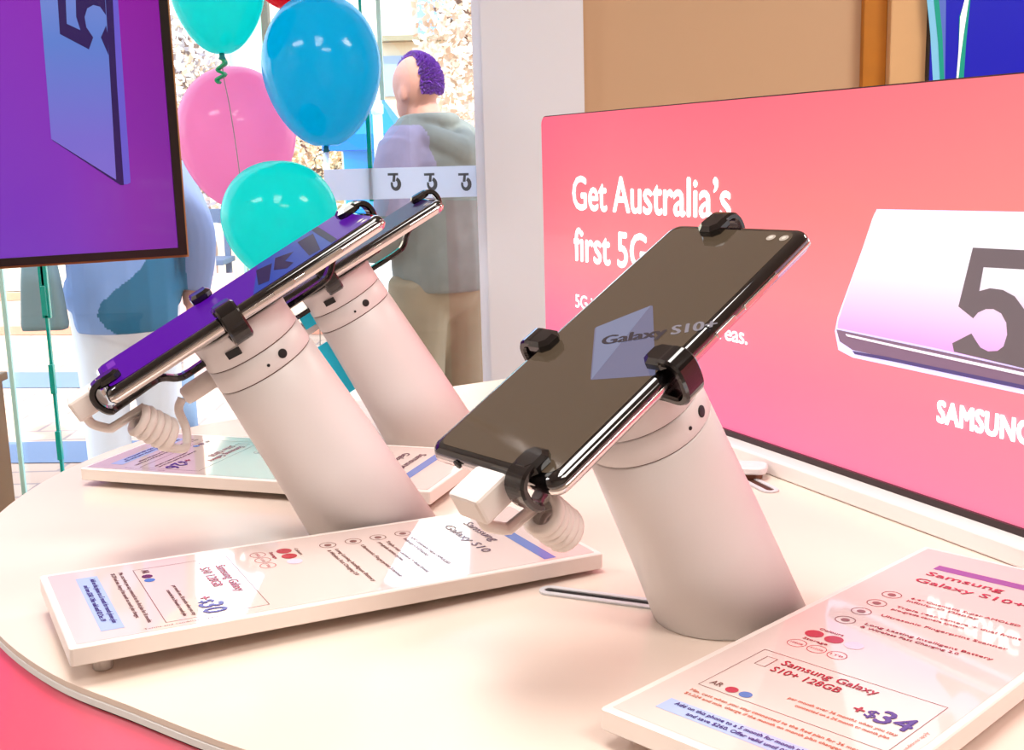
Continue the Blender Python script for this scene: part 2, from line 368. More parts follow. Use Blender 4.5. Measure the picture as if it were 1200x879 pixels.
# handset picture printed on the sign
def ppoly(bm_, pts, z, mi, uvb=None):
    q = [sp(*p) for p in pts]
    if area(q) < 0: q = q[::-1]
    if uvb is None: uvb = (min(a for a, _ in q), min(c for _, c in q), max(a for a, _ in q), max(c for _, c in q))
    bm_.flat(q, z, mi, Ms, uvb)
b = MB()
ppoly(b, [(1028, 245), (1300, 250), (1420, 262), (1420, 520), (1200, 462), (1000, 419), (983, 410), (979, 388), (982, 372)], .0004, 1)
ppoly(b, [(981, 386), (1100, 411), (1200, 433), (1420, 487), (1420, 511), (1200, 452), (1040, 419), (1000, 410), (985, 400)], .0006, 2)
ppoly(b, [(992, 391), (1060, 406), (1200, 436), (1420, 490), (1420, 494), (1200, 440), (1060, 409), (994, 394)], .0009, 3)
ppoly(b, [(1000, 411), (1040, 418), (1200, 451), (1420, 508), (1420, 514), (1200, 456), (1050, 424), (1003, 415)], .0008, 5)
ppoly(b, [(1033, 246.5), (1300, 252), (1420, 264), (1420, 487), (1200, 431), (1100, 408), (983, 384), (984, 376), (1024, 256), (1027, 249)], .0010, 0)
# the figure five with a round keyhole
five = [(1142.5, 290), (1285, 297), (1282, 320), (1155, 313), (1150, 341), (1163, 337.5), (1178, 339.5), (1192, 347), (1203, 362), (1209, 385), (1207, 410), (1204, 431), (1152, 420)]
circp = [(1140.5, 401), (1143, 409), (1148, 414), (1156, 418), (1163, 420)]
holeL = [(1143, 373), (1149, 366), (1158, 362), (1167, 362), (1176, 367), (1182, 378), (1183, 392), (1179, 405), (1171, 411), (1160, 411.5), (1151, 407), (1145, 398), (1140.5, 390.5)]
ppoly(b, [(1142.5, 290), (1285, 297), (1282, 320), (1155, 313), (1150, 341), (1143, 373), (1125.5, 359)], .0014, 4)
ppoly(b, [(1150, 341), (1163, 337.5), (1178, 339.5), (1192, 347), (1203, 362), (1209, 385), (1207, 410), (1204, 432), (1179, 405), (1183, 392), (1182, 378), (1176, 367), (1167, 362), (1158, 362), (1149, 366), (1143, 373)], .0016, 4)
ppoly(b, [(1118, 402), (1140.5, 390.5), (1145, 398), (1151, 407), (1160, 411.5), (1171, 411), (1179, 405), (1204, 432), (1200, 431), (1120, 412)], .0012, 4)
b.build('handset_picture', [grad_mat('print_screen', [(0, (238, 150, 238)), (.3, (250, 205, 242)), (.6, (252, 244, 252)), (1, (250, 250, 254))], es=.85, base=.2),
    mat('print_lilac', (205, 205, 240), .4, emit=(205, 205, 240), es=.6), mat('print_bezel', (112, 90, 112), .4, emit=(112, 90, 112), es=.6),
    mat('print_shine', (215, 210, 222), .4, emit=(215, 210, 222), es=.7), mat('print_charcoal', (92, 84, 88), .5, emit=(92, 84, 88), es=.6),
    mat('print_navy', (70, 60, 110), .4, emit=(70, 60, 110), es=.6)], panel)
# plinth rail
b = MB(); pl = .026; ps = -.105
Pl = empty('sign_plinth', Vector((A.x, A.y, TZ))+sd*.15, label='long white plinth rail the pink sign stands on', cat='plinth')
b.box(((ps+SL1)/2, TZ+.0054, pl/2-.018), (SL1-ps, .0104, pl+.014), 0, Ms, bev=.0012); b.build('rail_body', mat('plinth_white', (242, 236, 232), .3, coat=.3), Pl)
b = MB(); b.box((ps-.05, TZ+.0050, -.014), (.10, .0096, .03), 0, Ms, bev=.002); b.build('rail_end_block', mat('plinth_white_b', (240, 234, 230), .3), Pl)
# small white charging puck near the rail's end
pk = onZ(871, 566, TZ)
t = empty('cable_grommet', (pk.x+.004, pk.y+.012, TZ), label='small white grommet tab beside the end of the sign plinth', cat='grommet')
b = MB(); b.prism(rrect(.026, .018, .006), .004, .0085, 0, Matrix.Rotation(R_(-15), 4, 'Z'), bev=.0008); b.build('cap', WHITE, t)
b = MB(); b.prism(rrect(.02, .012, .004), .0006, .004, 0, Matrix.Rotation(R_(-15), 4, 'Z')); b.build('collar', mat('grommet_brown', (120, 72, 48), .5), t)

# ------------------------------------------------------------------ handset stands
TILT = R_(29.2); OFF = -.0067
def stand_frame(S):
    """matrix from handset space (x width, y length, z out of glass) to stand space (base centre, z up)"""
    Rx = Matrix.Rotation(TILT, 4, 'X'); n = Rx @ Vector((0, 0, 1)); top = n*S
    return Matrix.Translation(top - (Rx @ Vector((0, OFF, 0)))) @ Rx, Matrix.Translation(top) @ Rx   # handset, column-axis frames
RT_, RB_ = .0250, .0314
def make_stand(base, yaw, S, label, full=True):
    root = empty('phone_stand', (base[0], base[1], TZ), yaw, label=label, cat='phone stand', group=None)
    Mh, Ma = stand_frame(S)
    s1, s2 = .0275, .0397
    def rad(s): return RT_ + (RB_-RT_)*s/S
    n = 64
    def ring(s, r): return [Ma @ Vector((r*math.cos(2*math.pi*k/n), r*math.sin(2*math.pi*k/n), -s)) for k in range(n)]
    def section(sa, sb, dr=0, cut=False):
        rings = [ring(sa, rad(sa)-dr-.0004), ring(sa+.0004, rad(sa)-dr)]
        if cut:
            ax = Ma.to_3x3() @ Vector((0, 0, 1))
            for q in (.25, .5, .75): rings.append(ring(sa+(S-sa-.03)*q, rad(sa+(S-sa-.03)*q)-dr))
            last = ring(S, RB_-dr); rings.append([p - ax*((p.z-.0005)/ax.z) for p in last])
        else: rings += [ring(sb-.0004, rad(sb)-dr), ring(sb, rad(sb)-dr-.0004)]
        return [r[::-1] for r in rings]
    b = MB(); b.loops(section(s2, S, cut=True)); b.build('column', WHITE, root)
    b = MB(); b.loops(section(s1, s2-.0006)); col_ = b.build('collar', WHITE, root)
    b = MB(); b.loops(section(.0125, s2+.003, .0009)); b.build('seam_ring', SEAM, root)
    # head under the handset
    b = MB(); hr = [ring(.0105, RT_-.003), ring(.0112, RT_+.0012), ring(.0135, RT_+.0012), ring(.018, RT_+.0008), ring(s1-.0008, rad(s1)), ring(s1-.0006, rad(s1)-.0004)]
    b.loops([r[::-1] for r in hr]); head = b.build('head', WHITE, root)
    b = MB(); b.prism(rrect(.046, .062, .01), -.0107, -.0082, 0, Mh, bev=.0006); b.build('cradle_plate', DARK, root)
    # sensor holes on the collar
    for ang, s, r, nm in ((17, .0337, .0024, 'sensor_window'), (-3, .0345, .0008, 'indicator_light')):
        a = R_(ang); e = MB(); rr_ = rad(s)+.0001
        Mo = Ma @ Matrix.Translation((rr_*math.cos(a), rr_*math.sin(a), -s)) @ Matrix.Rotation(a, 4, 'Z') @ Matrix.Rotation(R_(90), 4, 'Y')
        e.lathe([(r, -.0006), (r, .0002), (r*.8, .0003)], 0, 20, Mo); e.build(nm, BLACK, col_)
    a = R_(-27 if 'front' not in label else -75); e = MB(); Mo = Ma @ Matrix.Translation(((RT_+.001)*math.cos(a), (RT_+.001)*math.sin(a), -.0205)) @ Matrix.Rotation(a, 4, 'Z')
    e.box((0, 0, 0), (.0016, .0075, .0038), 0, Mo); e.build('latch_slot', BLACK, head)
    # four claws
    def claw(d, across, big, off):
        d = Vector(d); ac = Vector(across); half = .0788 if big else .03705
        if big: prof = [(.018, -.0205), (.040, -.0205), (.047, -.0185), (.053, -.0135), (.059, -.0120), (.076, -.0118), (.0815, -.0107), (.0842, -.006), (.0842, -.001), (.0820, .0022), (.078, .0034), (.0735, .0030)]
        else: prof = [(.016, -.0125), (.030, -.0132), (.0372, -.0138), (.0412, -.0105), (.0422, -.005), (.0418, .0004), (.0395, .0030), (.036, .0036), (.0325, .0030)]
        pts = catmull([Vector((0, 0, 0)) + d*q0 + Vector((0, 0, q1)) for q0, q1 in prof], 4)
        pts = [Mh @ (p + ac*off*(min(1, max(0, i/(len(pts)*.5))) if big else 1)) for i, p in enumerate(pts)]; N = len(pts); wd = []
        for i in range(N):
            t = i/(N-1); wd.append(.0065 if (big and t < .30) else (.005 if (big and t < .52) else .0105))
        th = .0032 if big else .0034
        e = MB(); e.strip(pts, (Mh.to_3x3() @ ac), wd, th); cl = e.build('claw', DARK, root)
        # faceted grip pad over the glass
        pc_ = d*(half-.0048) + ac*off; e = MB(); ang = math.atan2(d.y, d.x)
        Mp_ = Mh @ Matrix.Translation(pc_) @ Matrix.Rotation(ang, 4, 'Z')
        hexa = [(.0062, -.0030), (.0062, .0030), (.003, .0058), (-.0035, .0058), (-.0066, .0028), (-.0066, -.0028), (-.0035, -.0058), (.003, -.0058)]
        e.loops([[Mp_ @ Vector((x*k, y*k, z)) for x, y in hexa] for z, k in ((.0006, .9), (.0014, 1), (.0036, 1), (.0052, .72))], 0, smooth=False); e.build('grip_pad', BLACK if False else DARK, cl)
    claw((1, 0, 0), (0, 1, 0), False, -.0115); claw((-1, 0, 0), (0, 1, 0), False, -.0125)
    claw((0, 1, 0), (1, 0, 0), True, -.0085); claw((0, -1, 0), (1, 0, 0), True, .0225)
    # boot for the tether
    if full:
        e = MB(); bz = -.0330
        e.loops([[Mh @ Vector((-.012+.0052*math.cos(t_)*k, y_, bz+.0052*math.sin(t_)*k)) for t_ in [2*math.pi*j/16 for j in range(16)]]
                 for y_, k in ((-.028, 1), (-.0455, 1), (-.0490, .9), (-.0500, .6))]); e.build('cable_boot', CABLE, root)
    return root, Mh
def cyan_strip(root, S):
    Mh, Ma = stand_frame(S); m_ = mat('cyan_tape', (0, 216, 255), .4)
    for s0, s1_, w_ in ((.047, .086, .009), (.0205, .0325, .009)):
        e = MB(); a = R_(-97); r0 = RT_+(RB_-RT_)*(s0+s1_)/2/S + w_/2 - .0006
        e.box((r0*math.cos(a), r0*math.sin(a), -(s0+s1_)/2), (.0016, w_, s1_-s0), 0, Ma); e.build('cyan_tab', m_, root)
def make_cord(base, yaw, Mh, label):
    root = empty('charging_cable', (base[0], base[1], TZ), yaw, label=label, cat='cable')
    b = MB(); b.box((.006, -.0882, -.0045), (.0165, .0160, .0112), 0, Mh, bev=.0014); pg = b.build('plug', CABLE, root)
    b = MB(); b.box((.006, -.0795, -.0045), (.008, .0018, .003), 0, Mh); b.build('connector_tip', CHROME, pg)
    P = [Vector((.006, -.0925, -.0090)), Vector((.006, -.0925, -.0150)), Vector((.008, -.087, -.0215))]
    A0 = Vector((.012, -.074, -.0235)); A1 = Vector((.007, -.0665, -.0405)); ax = (A1-A0).normalized()
    u = Vector((1, 0, 0)); u = (u-ax*u.dot(ax)).normalized(); v = ax.cross(u); T = 4.5; N = 100
    path = catmull(P, 6)
    for i in range(N+1):
        t = i/N; a = 2*math.pi*T*t - math.pi/2; path.append(A0.lerp(A1, t)+(u*math.cos(a)+v*math.sin(a))*.0066)
    tail = [path[-1], Vector((.002, -.066, -.051)), Vector((-.005, -.0625, -.053)), Vector((-.010, -.0580, -.047)), Vector((-.0115, -.0555, -.037)), Vector((-.012, -.0506, -.0330))]
    path += catmull(tail, 6)[1:]
    b = MB(); b.tube([Mh @ p for p in path], .0023, 0, 8); b.build('coiled_cord', CABLE, root)
    return root

# ------------------------------------------------------------------ handsets
PW, PL, PT = .0741, .1576, .0078
def make_phone(base, yaw, Mh, label, screen_fn):
    root = empty('smartphone', (base[0], base[1], TZ), yaw, label=label, cat='phone')
    # origin at the base of the handset (its lower end)
    c0 = Mh @ Vector((0, -PL/2, -PT)); Rz = Matrix.Rotation(yaw, 4, 'Z')
    root.location = Vector((base[0], base[1], TZ)) + (Rz @ c0)
    Mo = Matrix.Translation(-c0) @ Mh
    def layer(ins, z): return [Mo @ Vector((x, y, z)) for x, y in rrect(PW-2*ins, PL-2*ins*.7, .0058-min(ins, .003)*.5, 7)]
    b = MB(); b.loops([layer(.0035, -PT), layer(.0016, -PT+.0004), layer(.0004, -PT+.0018), layer(0, -.0056), layer(0, -.0044), layer(.0002, -.0036)], 0); b.build('metal_frame', CHROME, root)
    b = MB(); b.loops([layer(.0002, -.0036), layer(.0005, -.0024), layer(.0013, -.0011), layer(.0024, -.0004), layer(.0040, 0)], 0); gl = b.build('cover_glass', GLASSBLK, root)
    b = MB(); b.flat(rrect(PW-.0088, PL-.0078, .005, 6), .00012, 0, Mo, (-PW/2, -PL/2, PW/2, PL/2)); mats_ = screen_fn(b, Mo, root)
    b.build('screen', mats_, root)
    for x in (.0228, .0292):
        e = MB(); e.flat(circ(x, .0703, .0020, .0020), .0003, 0, Mo); e.flat(circ(x, .0703, .0009, .0009), .0004, 1, Mo)
        e.build('camera_lens', [mat('lens_ring', (150, 140, 130), .3, emit=(150, 140, 130), es=.25), mat('lens_glass', (185, 180, 170), .1, emit=(200, 190, 180), es=.3)], gl)
    for y, l in ((.018, .012), (.041, .022)):
        e = MB(); e.box((PW/2*(1), y, -.0043), (.0008, l, .0022), 0, Mo, bev=.0003); e.build('side_button', CHROME, root)
    e = MB(); e.flat([(-.0045, -.0), (.0045, 0), (.0045, .0028), (-.0045, .0028)], 0, 0, Mo @ Matrix.Translation((.006, -PL/2-.0001, -.0056)) @ Matrix.Rotation(R_(90), 4, 'X')); e.build('charging_port', BLACK, root)
    e = MB(); e.lathe([(.0019, 0), (.0019, .0003)], 0, 16, Mo @ Matrix.Translation((-.019, -PL/2-.0001, -.0042)) @ Matrix.Rotation(R_(90), 4, 'X')); e.build('headphone_socket', BLACK, root)
    return root
def scr_dark(b, Mo, root):  # brown base glow stands in for the room reflected in the glass
    # words and a lavender card shown on the dark demo screen
    sq = [(-.0164, .0026), (-.0009, .0197), (.0002, .0197), (.0332, -.0183), (.0328, -.0192), (.0078, -.027), (.0070, -.0266), (-.0166, .0018)]
    b.flat(sq[::-1], .0002, 1, Mo)
    b.flat([(-.0164, .0026), (.0078, -.0268), (-.0009, .0197)], .00024, 3, Mo)
    o = Vector((-.0044, -.0074)); e = Vector((.0393, .0110)); tx = (e-o)
    # up direction of the words within the glass plane
    upv = Vector((-.0052, .0083))*1.05
    Mtx = Mo @ Matrix(((tx.x, upv.x, 0, o.x), (tx.y, upv.y, 0, o.y), (0, 0, 1, .0003), (0, 0, 0, 1)))
    b.text('Galaxy', 0, 0, width=.57, height=.62, z=0, mi=2, M=Mtx, bold=.015)
    b.text('S10+', .62, 0, width=.38, height=.62, z=0, mi=4, M=Mtx, bold=.01)
    return [mat('screen_brown_reflection', (20, 16, 12), .06, emit=(92, 76, 60), es=.85, coat=.6), mat('card_lavender', (20, 20, 30), .1, emit=(112, 112, 140), es=.85, coat=.6),
            mat('word_dark', (20, 16, 20), .1, emit=(62, 54, 60), es=.8), mat('card_light', (30, 30, 40), .1, emit=(122, 128, 156), es=.9, coat=.6), mat('word_pale', (40, 40, 50), .1, emit=(140, 132, 138), es=.9)]
def scr_purple(b, Mo, root):  # blue and dark shapes paint the hanging display's reflection in the glass
    b.flat([(-.033, .022), (.033, .004), (.033, .052), (-.033, .060)], .0002, 1, Mo)
    b.flat([(-.020, .018), (.020, .010), (.026, .015), (-.012, .026)], .0003, 2, Mo)
    b.flat([(-.02, .030), (.008, .022), (.024, .026), (.020, .031), (.004, .030), (-.006, .038)], .0003, 2, Mo)
    b.flat([(-.024, .045), (.028, .038), (.030, .044), (-.020, .054)], .0003, 2, Mo)
    b.flat([(-.03, .056), (.032, .050), (.032, .0535), (-.03, .060)], .00035, 2, Mo)
    b.flat([(-.026, -.072), (-.010, -.072), (-.010, -.0675), (-.026, -.0675)], .0003, 3, Mo)
    return [mat('screen_purple', (10, 2, 20), .35, emit=(90, 8, 160), es=.75, spec=.12), mat('reflected_tv_blue', (5, 8, 20), .35, spec=.12, emit=(20, 70, 160), es=.8),
            mat('reflected_tv_dark', (5, 5, 15), .35, spec=.1, emit=(16, 12, 50), es=.6), mat('screen_mauve', (30, 10, 40), .35, spec=.1, emit=(130, 60, 180), es=.8)]
def scr_off(b, Mo, root):
    return [mat('screen_violet', (8, 4, 14), .35, spec=.12, emit=(50, 16, 80), es=.5)]
spec = [((.0932, .4906), R_(-50.8), .1455, 'white slanted phone stand in front, gripping the handset with the brown screen', 'black handset showing Galaxy S10+ on the front stand, brown screen', 'coiled white cable under the brown-screened handset on the front stand', scr_dark),
        ((-.0769, .6205), R_(-67.2), .1510, 'white slanted phone stand at left, gripping the purple-screened handset', 'handset with a purple and blue screen on the left stand', 'coiled white cable hanging below the purple-screened handset', scr_purple),
        ((-.0545, .8185), R_(-74.5), .1504, 'white slanted phone stand at the back, partly hidden behind the left stand', 'thin handset seen edge-on on the rear stand, behind the purple one', 'coiled white cable below the edge-on handset of the rear stand', scr_off)]
for base, yaw, S, l1, l2, l3, fn in spec:
    st, Mh = make_stand(base, yaw, S, l1); (cyan_strip(st, S) if 'back' in l1 else None); make_phone(base, yaw, Mh, l2, fn); make_cord(base, yaw, Mh, l3)

# ------------------------------------------------------------------ price boards
INK = mat('ink_plum', (92, 30, 66), .25, coat=.3); INKR = mat('ink_red', (170, 30, 50), .25, coat=.3); INKB = mat('ink_brown', (128, 84, 80), .25, coat=.3)
BANDM = mat('ink_lavender', (168, 186, 226), .2, coat=.5); BANDT = mat('ink_violet', (120, 74, 150), .2, coat=.5); BLUEI = mat('ink_blue', (70, 110, 180), .25, coat=.3)
VIO = mat('ink_indigo', (70, 40, 130), .25, coat=.3); PALE = mat('ink_pale_lilac', (214, 196, 214), .25, coat=.3)
SHEET = mat('board_sheet', (222, 203, 196), .07, coat=1.0)
REDT = mat('ink_crimson', (176, 26, 60), .25, coat=.3); ORI = mat('ink_orange', (214, 120, 96), .25, coat=.3)
BT = mat('ink_band_blue', (72, 110, 190), .2, coat=.5)
def make_board(cx_, cy_, z_, yaw, ru, rv, L, W, label, model, price, title_ink, top_ink, small_ink):
    u = Vector((math.cos(yaw), math.sin(yaw), ru)).normalized(); v = Vector((-math.sin(yaw), math.cos(yaw), rv)).normalized(); n = u.cross(v).normalized()
    # page frame: x = reading right (-v), y = up the page (u), z = out of the page
    c = Vector((cx_, cy_, CAMH+z_)); Mw = Matrix((-v, u, -(v.cross(u)) if False else n)).transposed().to_4x4(); Mw.translation = c
    loc = Vector((cx_, cy_, TZ)); root = empty('price_board', loc, label=label, cat='price board')
    Mw = Matrix.Translation(-loc) @ Mw
    TH = .0078
    b = MB(); b.prism(rrect(W, L, .0012, 2), -TH, -.00002, 0, Mw, bev=.0005); b.build('acrylic_block', CASE, root)
    b = MB(); b.flat(rrect(W-.006, L-.006, .0006, 2), .00006, 0, Mw)
    X = lambda x: (x-.5)*W
    Y = lambda y: (y-.5)*L
    def t(body, x, y, h, w=None, mi=1, bold=.01, al='LEFT', z=.00022): b.text(body, X(x), Y(y), height=h, width=(w*W if w else None), z=z, mi=mi, M=Mw, bold=bold, align=al, res=2)
    def rect(x0, y0, x1, y1, mi, z=.00015): b.flat([(X(x0), Y(y0)), (X(x1), Y(y0)), (X(x1), Y(y1)), (X(x0), Y(y1))], z, mi, Mw)
    def ringp(x, y, r, mi, th=.00045):
        o_ = circ(X(x), Y(y), r, n=20); i_ = circ(X(x), Y(y), r-th, n=20)
        b.loops([[Mw @ Vector((p[0], p[1], .0002)) for p in o_], [Mw @ Vector((p[0], p[1], .0002)) for p in i_]], mi, (False, False))
    rect(.19, .878, .945, .905, 6)
    t('Samsung', .20, .838, .0052, .36, 1, .02); t('Galaxy '+model, .20, .792, .0052, .50, 1, .02)
    lines = [('6.4" Cinematic Super AMOLED', 'Infinity-O Display'), ('Triple rear camera + dual front', 'pro-grade camera system'), ('Ultrasonic Fingerprint Scanner', ''), ('Long Lasting Intelligent Battery', '& Wireless Fast Charging 2.0')]
    for k, (y, (l1, l2)) in enumerate(zip((.697, .642, .588, .534), lines)):
        ringp(.215, y, .0042, 3); b.flat(circ(X(.215), Y(y), .0018), .0002, 3, Mw)
        t(l1, .30, y+.003, .0021, .54 if len(l1) > 28 else .48, 2); 
        if l2: t(l2, .30, y-.013, .0021, .42 if len(l2) > 24 else .32, 2)
    t('Colours', .19, .466, .0019, .11, 2)
    for x, m_ in ((.20, 4), (.29, 4), (.38, 9)): b.flat(circ(X(x), Y(.445), .0037), .0002, m_, Mw)
    t('Storage', .19, .415, .0019, .11, 4)
    for x, l_ in ((.20, '128GB'), (.29, '512GB'), (.38, '1TB')): ringp(x, .392, .0038, 4, .0003); t(l_, x, .389, .0015, .055, 4, 0, 'CENTER')
    # offer box
    for y in (.335, .158): rect(.14, y, .90, y+.0014, 3)
    for x in (.14, .897): rect(x, .158, x+.003, .335, 3)
    for a_, b_ in (((.185, .278), (.235, .279)), ((.185, .315), (.235, .316)), ((.185, .278), (.189, .316)), ((.231, .278), (.235, .316))): rect(a_[0], a_[1], b_[0], b_[1], 3)
    t('Samsung Galaxy', .265, .302, .0047, .40, 4, .02); t(model+' 128GB', .265, .272, .0047, .29, 4, .02)
    t(price[0], .66, .232, .0062, .04, 4, .03); t('$', .71, .232, .006, .04, 7, .02); t(price[1], .755, .226, .0105, .125, 7, .03)
    t('per month over 36 months when you stay', .45, .206, .0019, .42, 8); t('connected on a 24 month or month plan', .50, .191, .0019, .36, 8)
    t('AR', .165, .172, .0034, .05, 3); b.flat(circ(X(.26), Y(.176), .0024), .0002, 1, Mw); b.flat(circ(X(.32), Y(.176), .0024), .0002, 5, Mw)
    t('Min. cost when you stay connected to the Red plan for 36 months.', .15, .132, .0019, .72, 8); t('$1,224 and min. charge if the month on month plan changes.', .15, .118, .0019, .64, 8)
    rect(.14, .056, .87, .094, 10)
    t('Add on this phone to a 5 month for month phone plan', .18, .079, .0023, .62, 7, .01, z=.0003); t('and save $260. Offer valid until 02 Dec 19', .26, .063, .0023, .50, 7, .01, z=.0003)
    # vertical small print at the right edge
    cu = Mw @ Matrix.Translation((X(.94), Y(.12), 0)) @ Matrix.Rotation(R_(90), 4, 'Z')
    b.text('Terms and conditions apply', 0, 0, height=.0015, width=.03, z=.0002, mi=8, M=cu, res=1)
    b.build('printed_sheet', [SHEET, title_ink, small_ink, INKB, INKR, BLUEI, top_ink, VIO, ORI if small_ink is not INKB else INKB, PALE, BANDM], root)
    for sx in (-1, 1):
        for sy in (-1, 1):
            p = Mw @ Vector((sx*(W/2-.016), sy*(L/2-.014), -TH)); e = MB()
            e.lathe([(.004, .0003), (.004, max(.0006, p.z-.0001)), (.0036, max(.0008, p.z+.001))], 0, 14, Matrix.Translation((p.x, p.y, 0))); e.build('foot', mat('clear_foot', (225, 220, 215), .2), root)
    return root
make_board(-.0877, .5262, -.186, .4875, -.03, .01, .2439, .0924, 'white price board in front of the left stand, price reading +$30', 'S10', ('+', '30'), INK, BT, INKB)
make_board(.1449, .4231, -.1880, R_(44.7), -.02, 0, .2386, .095, 'white price board at lower right in front of the sign, price reading +$34', 'S10+', ('+', '34'), REDT, BANDT, INKR)
make_board(-.2605+.12*.948, .7683-.12*.317+.004, -.188, R_(-18.5), 0, 0, .24, .098, 'white price board at the back, behind the left stand', 'S10e', ('+', '26'), INK, BT, INKB)

# ------------------------------------------------------------------ television
P0 = onY(222, 301, 1.5); hy = ray(3137, 110.7); td = Vector((hy[0], hy[1], 0)).normalized(); tn = Vector((td.y, -td.x, 0))
tv = empty('wall_display', P0, label='large black-framed display screen showing a purple picture, hanging at upper left', cat='screen')
Mtv = Matrix((td, Vector((0, 0, 1)), tn)).transposed().to_4x4()
def tvp(x, y):
    q = onplane(x, y, P0, tn) - P0; return (q.dot(td), q.z)
TW, THh = 1.0, .60
b = MB(); b.prism([(-TW, 0), (0, 0), (0, THh), (-TW, THh)], -.03, -.002, 0, Mtv); b.build('housing', mat('tv_bronze', (170, 120, 70), .5), tv)
b = MB(); fo = [(-TW+.003, .003), (-.003, .003), (-.003, THh-.003), (-TW+.003, THh-.003)]; fi = [(-TW+.014, .0125), (-.0135, .0125), (-.0135, THh-.014), (-TW+.014, THh-.014)]
b.loops([[Mtv @ Vector((p[0], p[1], z)) for p in q] for q, z in ((fo, -.002), (fo, .003), (fi, .003), (fi, -.001))], 0, (False, False), smooth=False)
b.build('bezel', mat('tv_bezel', (8, 3, 4), .3), tv)
b = MB(); b.flat([(-TW+.013, .012), (-.0122, .012), (-.0122, THh-.013), (-TW+.013, THh-.013)], 0, 0, Mtv, (-.30, 0, 0, .36))
def tpoly(pts, z, mi):
    q = [tvp(*p) for p in pts]
    if area(q) < 0: q = q[::-1]
    b.flat(q, z, mi, Mtv, (tvp(45, 0)[0], tvp(60, 163)[1], tvp(125, 0)[0], tvp(45, -30)[1]))
tpoly([(42, -60), (60, 163), (141, 216), (149, 216), (153, 214), (134, -60)], .0004, 3)
tpoly([(42, -60), (60, 163), (138, 212), (124, -60)], .0008, 1)
tpoly([(62, 165), (141, 217), (145, 217), (138, 212), (60, 163)], .0009, 2)
tpoly([(120, -60), (136, 212), (145, 217), (137, 100), (129, -60)], .0010, 2)
tpoly([(66, -20), (70, 40), (104, 58), (109, 44), (101, 32), (99, 20), (102, 10), (109, 6), (117, 8), (124, 18), (122, -20)], .0012, 2)
tpoly([(118, 44), (127, 65), (126, 40), (124, 30)], .0014, 2)
tpoly([(76, -20), (78, 28), (94, 35.5), (89, 20), (88, -20)], .0014, 1)
b.build('screen_picture', [grad_mat('tv_purple', [(0, (108, 56, 190)), (.5, (130, 40, 185)), (1, (150, 14, 178))], [(0, (118, 50, 196)), (.55, (128, 46, 182)), (.8, (136, 10, 140)), (1, (120, 0, 118))], .5, es=.72, base=.1, rough=.2, coat=.2),
    grad_mat('tv_blue', [(0, (112, 100, 200)), (.6, (84, 120, 200)), (1, (110, 130, 205))], es=.8, base=.1), mat('tv_dark', (18, 2, 50), .3, emit=(22, 4, 70), es=.8), mat('tv_periwinkle', (40, 40, 90), .3, emit=(92, 78, 190), es=.8)], tv)
b = MB()
for sx in (-.8, -.2):
    b = MB(); p = Mtv @ Vector((sx, THh, -.015)); b.tube([p, p+Vector((0, 0, 3.0-P0.z-THh))], .006); b.build('hanging_rod', CHROME, tv)

# ------------------------------------------------------------------ balloons
def balloon(px, py, Y, rpx, hpx, rgb, label, tail, strn=None, tilt=0, tr=.78, tailm=None):
    c = onY(px, py, Y); s = Y/FPX*1.02; r = rpx*s; h = hpx*s
    knot = c + Vector((0, 0, -h*1.13))
    root = empty('balloon', knot, label=label, cat='balloon')
    b = MB(); prof = []
    for k in range(1, 33):
        a = math.pi*k/33; z = -math.cos(a); rr = math.sin(a)**(.92)
        z2 = z*h*(1.13 if z < 0 else 1.0); rr *= (1 - .16*max(0, -z)**1.5)
        prof.append((max(rr*r, .0015), z2 + h*1.13))
    prof[0] = (.005, .004); b.lathe([(.004, 0)]+prof, 0, 40); b.build('envelope', balloon_mat('latex_'+str(rgb[0]), rgb, tr), root)
    km = mat('knot_'+str(rgb[0]), tuple(int(v*.55) for v in rgb), .3)
    b = MB(); b.lathe([(.003, .006), (.007, 0), (.0065, -.004), (.009, -.010), (.0045, -.012)], 0, 14); b.build('knot', km, root)
    if tail:
        b = MB(); P = [Vector((.001, 0, -.01)), Vector((.006, 0, -.02)), Vector((-.012, 0, -.034)), Vector((.004, .0, -.044)), Vector((-.015, 0, -.055)), Vector((-.01, 0, -.063))]
        b.strip(catmull(P, 4), (.3, 1, 0), .016, .006); b.build('tail', mat('tail_'+str(rgb[0]), (20, 160, 105), .4), root)
    if strn:
        P = [Vector((0, 0, -.01))]+[onY(x, y, Y+.02*i)-knot for i, (x, y) in enumerate(strn)]
        b = MB(); b.tube(catmull(P, 6), .0012, 0, 6); b.build('ribbon', mat('ribbon_'+str(rgb[0]), (150, 150, 140), .5), root)
    return root
balloon(254, -22, 2.78, 53, 69, (40, 250, 246), 'turquoise balloon at the top, above the pink one, only its lower half in frame', True, [(262, 90), (270, 130), (281, 205), (290, 300), (296, 470)])
balloon(377, 78, 2.86, 66, 78, (0, 214, 250), 'bright blue balloon, the largest in full view', False, [(369, 186), (371, 205), (374, 320), (376, 470)], tr=.7)
balloon(277, 157, 3.10, 66, 74, (255, 182, 220), 'pink balloon between the screen and the blue balloon', False, [(292, 262), (296, 330), (300, 470)])
balloon(328, 255, 2.7, 66, 64, (40, 250, 246), 'turquoise balloon lowest of the bunch, behind the tilted handsets', False, [(335, 350), (338, 400), (340, 470)])
balloon(336, -85, 3.16, 62, 77, (232, 30, 60), 'red balloon above the blue one, only its knot in frame', False, None)

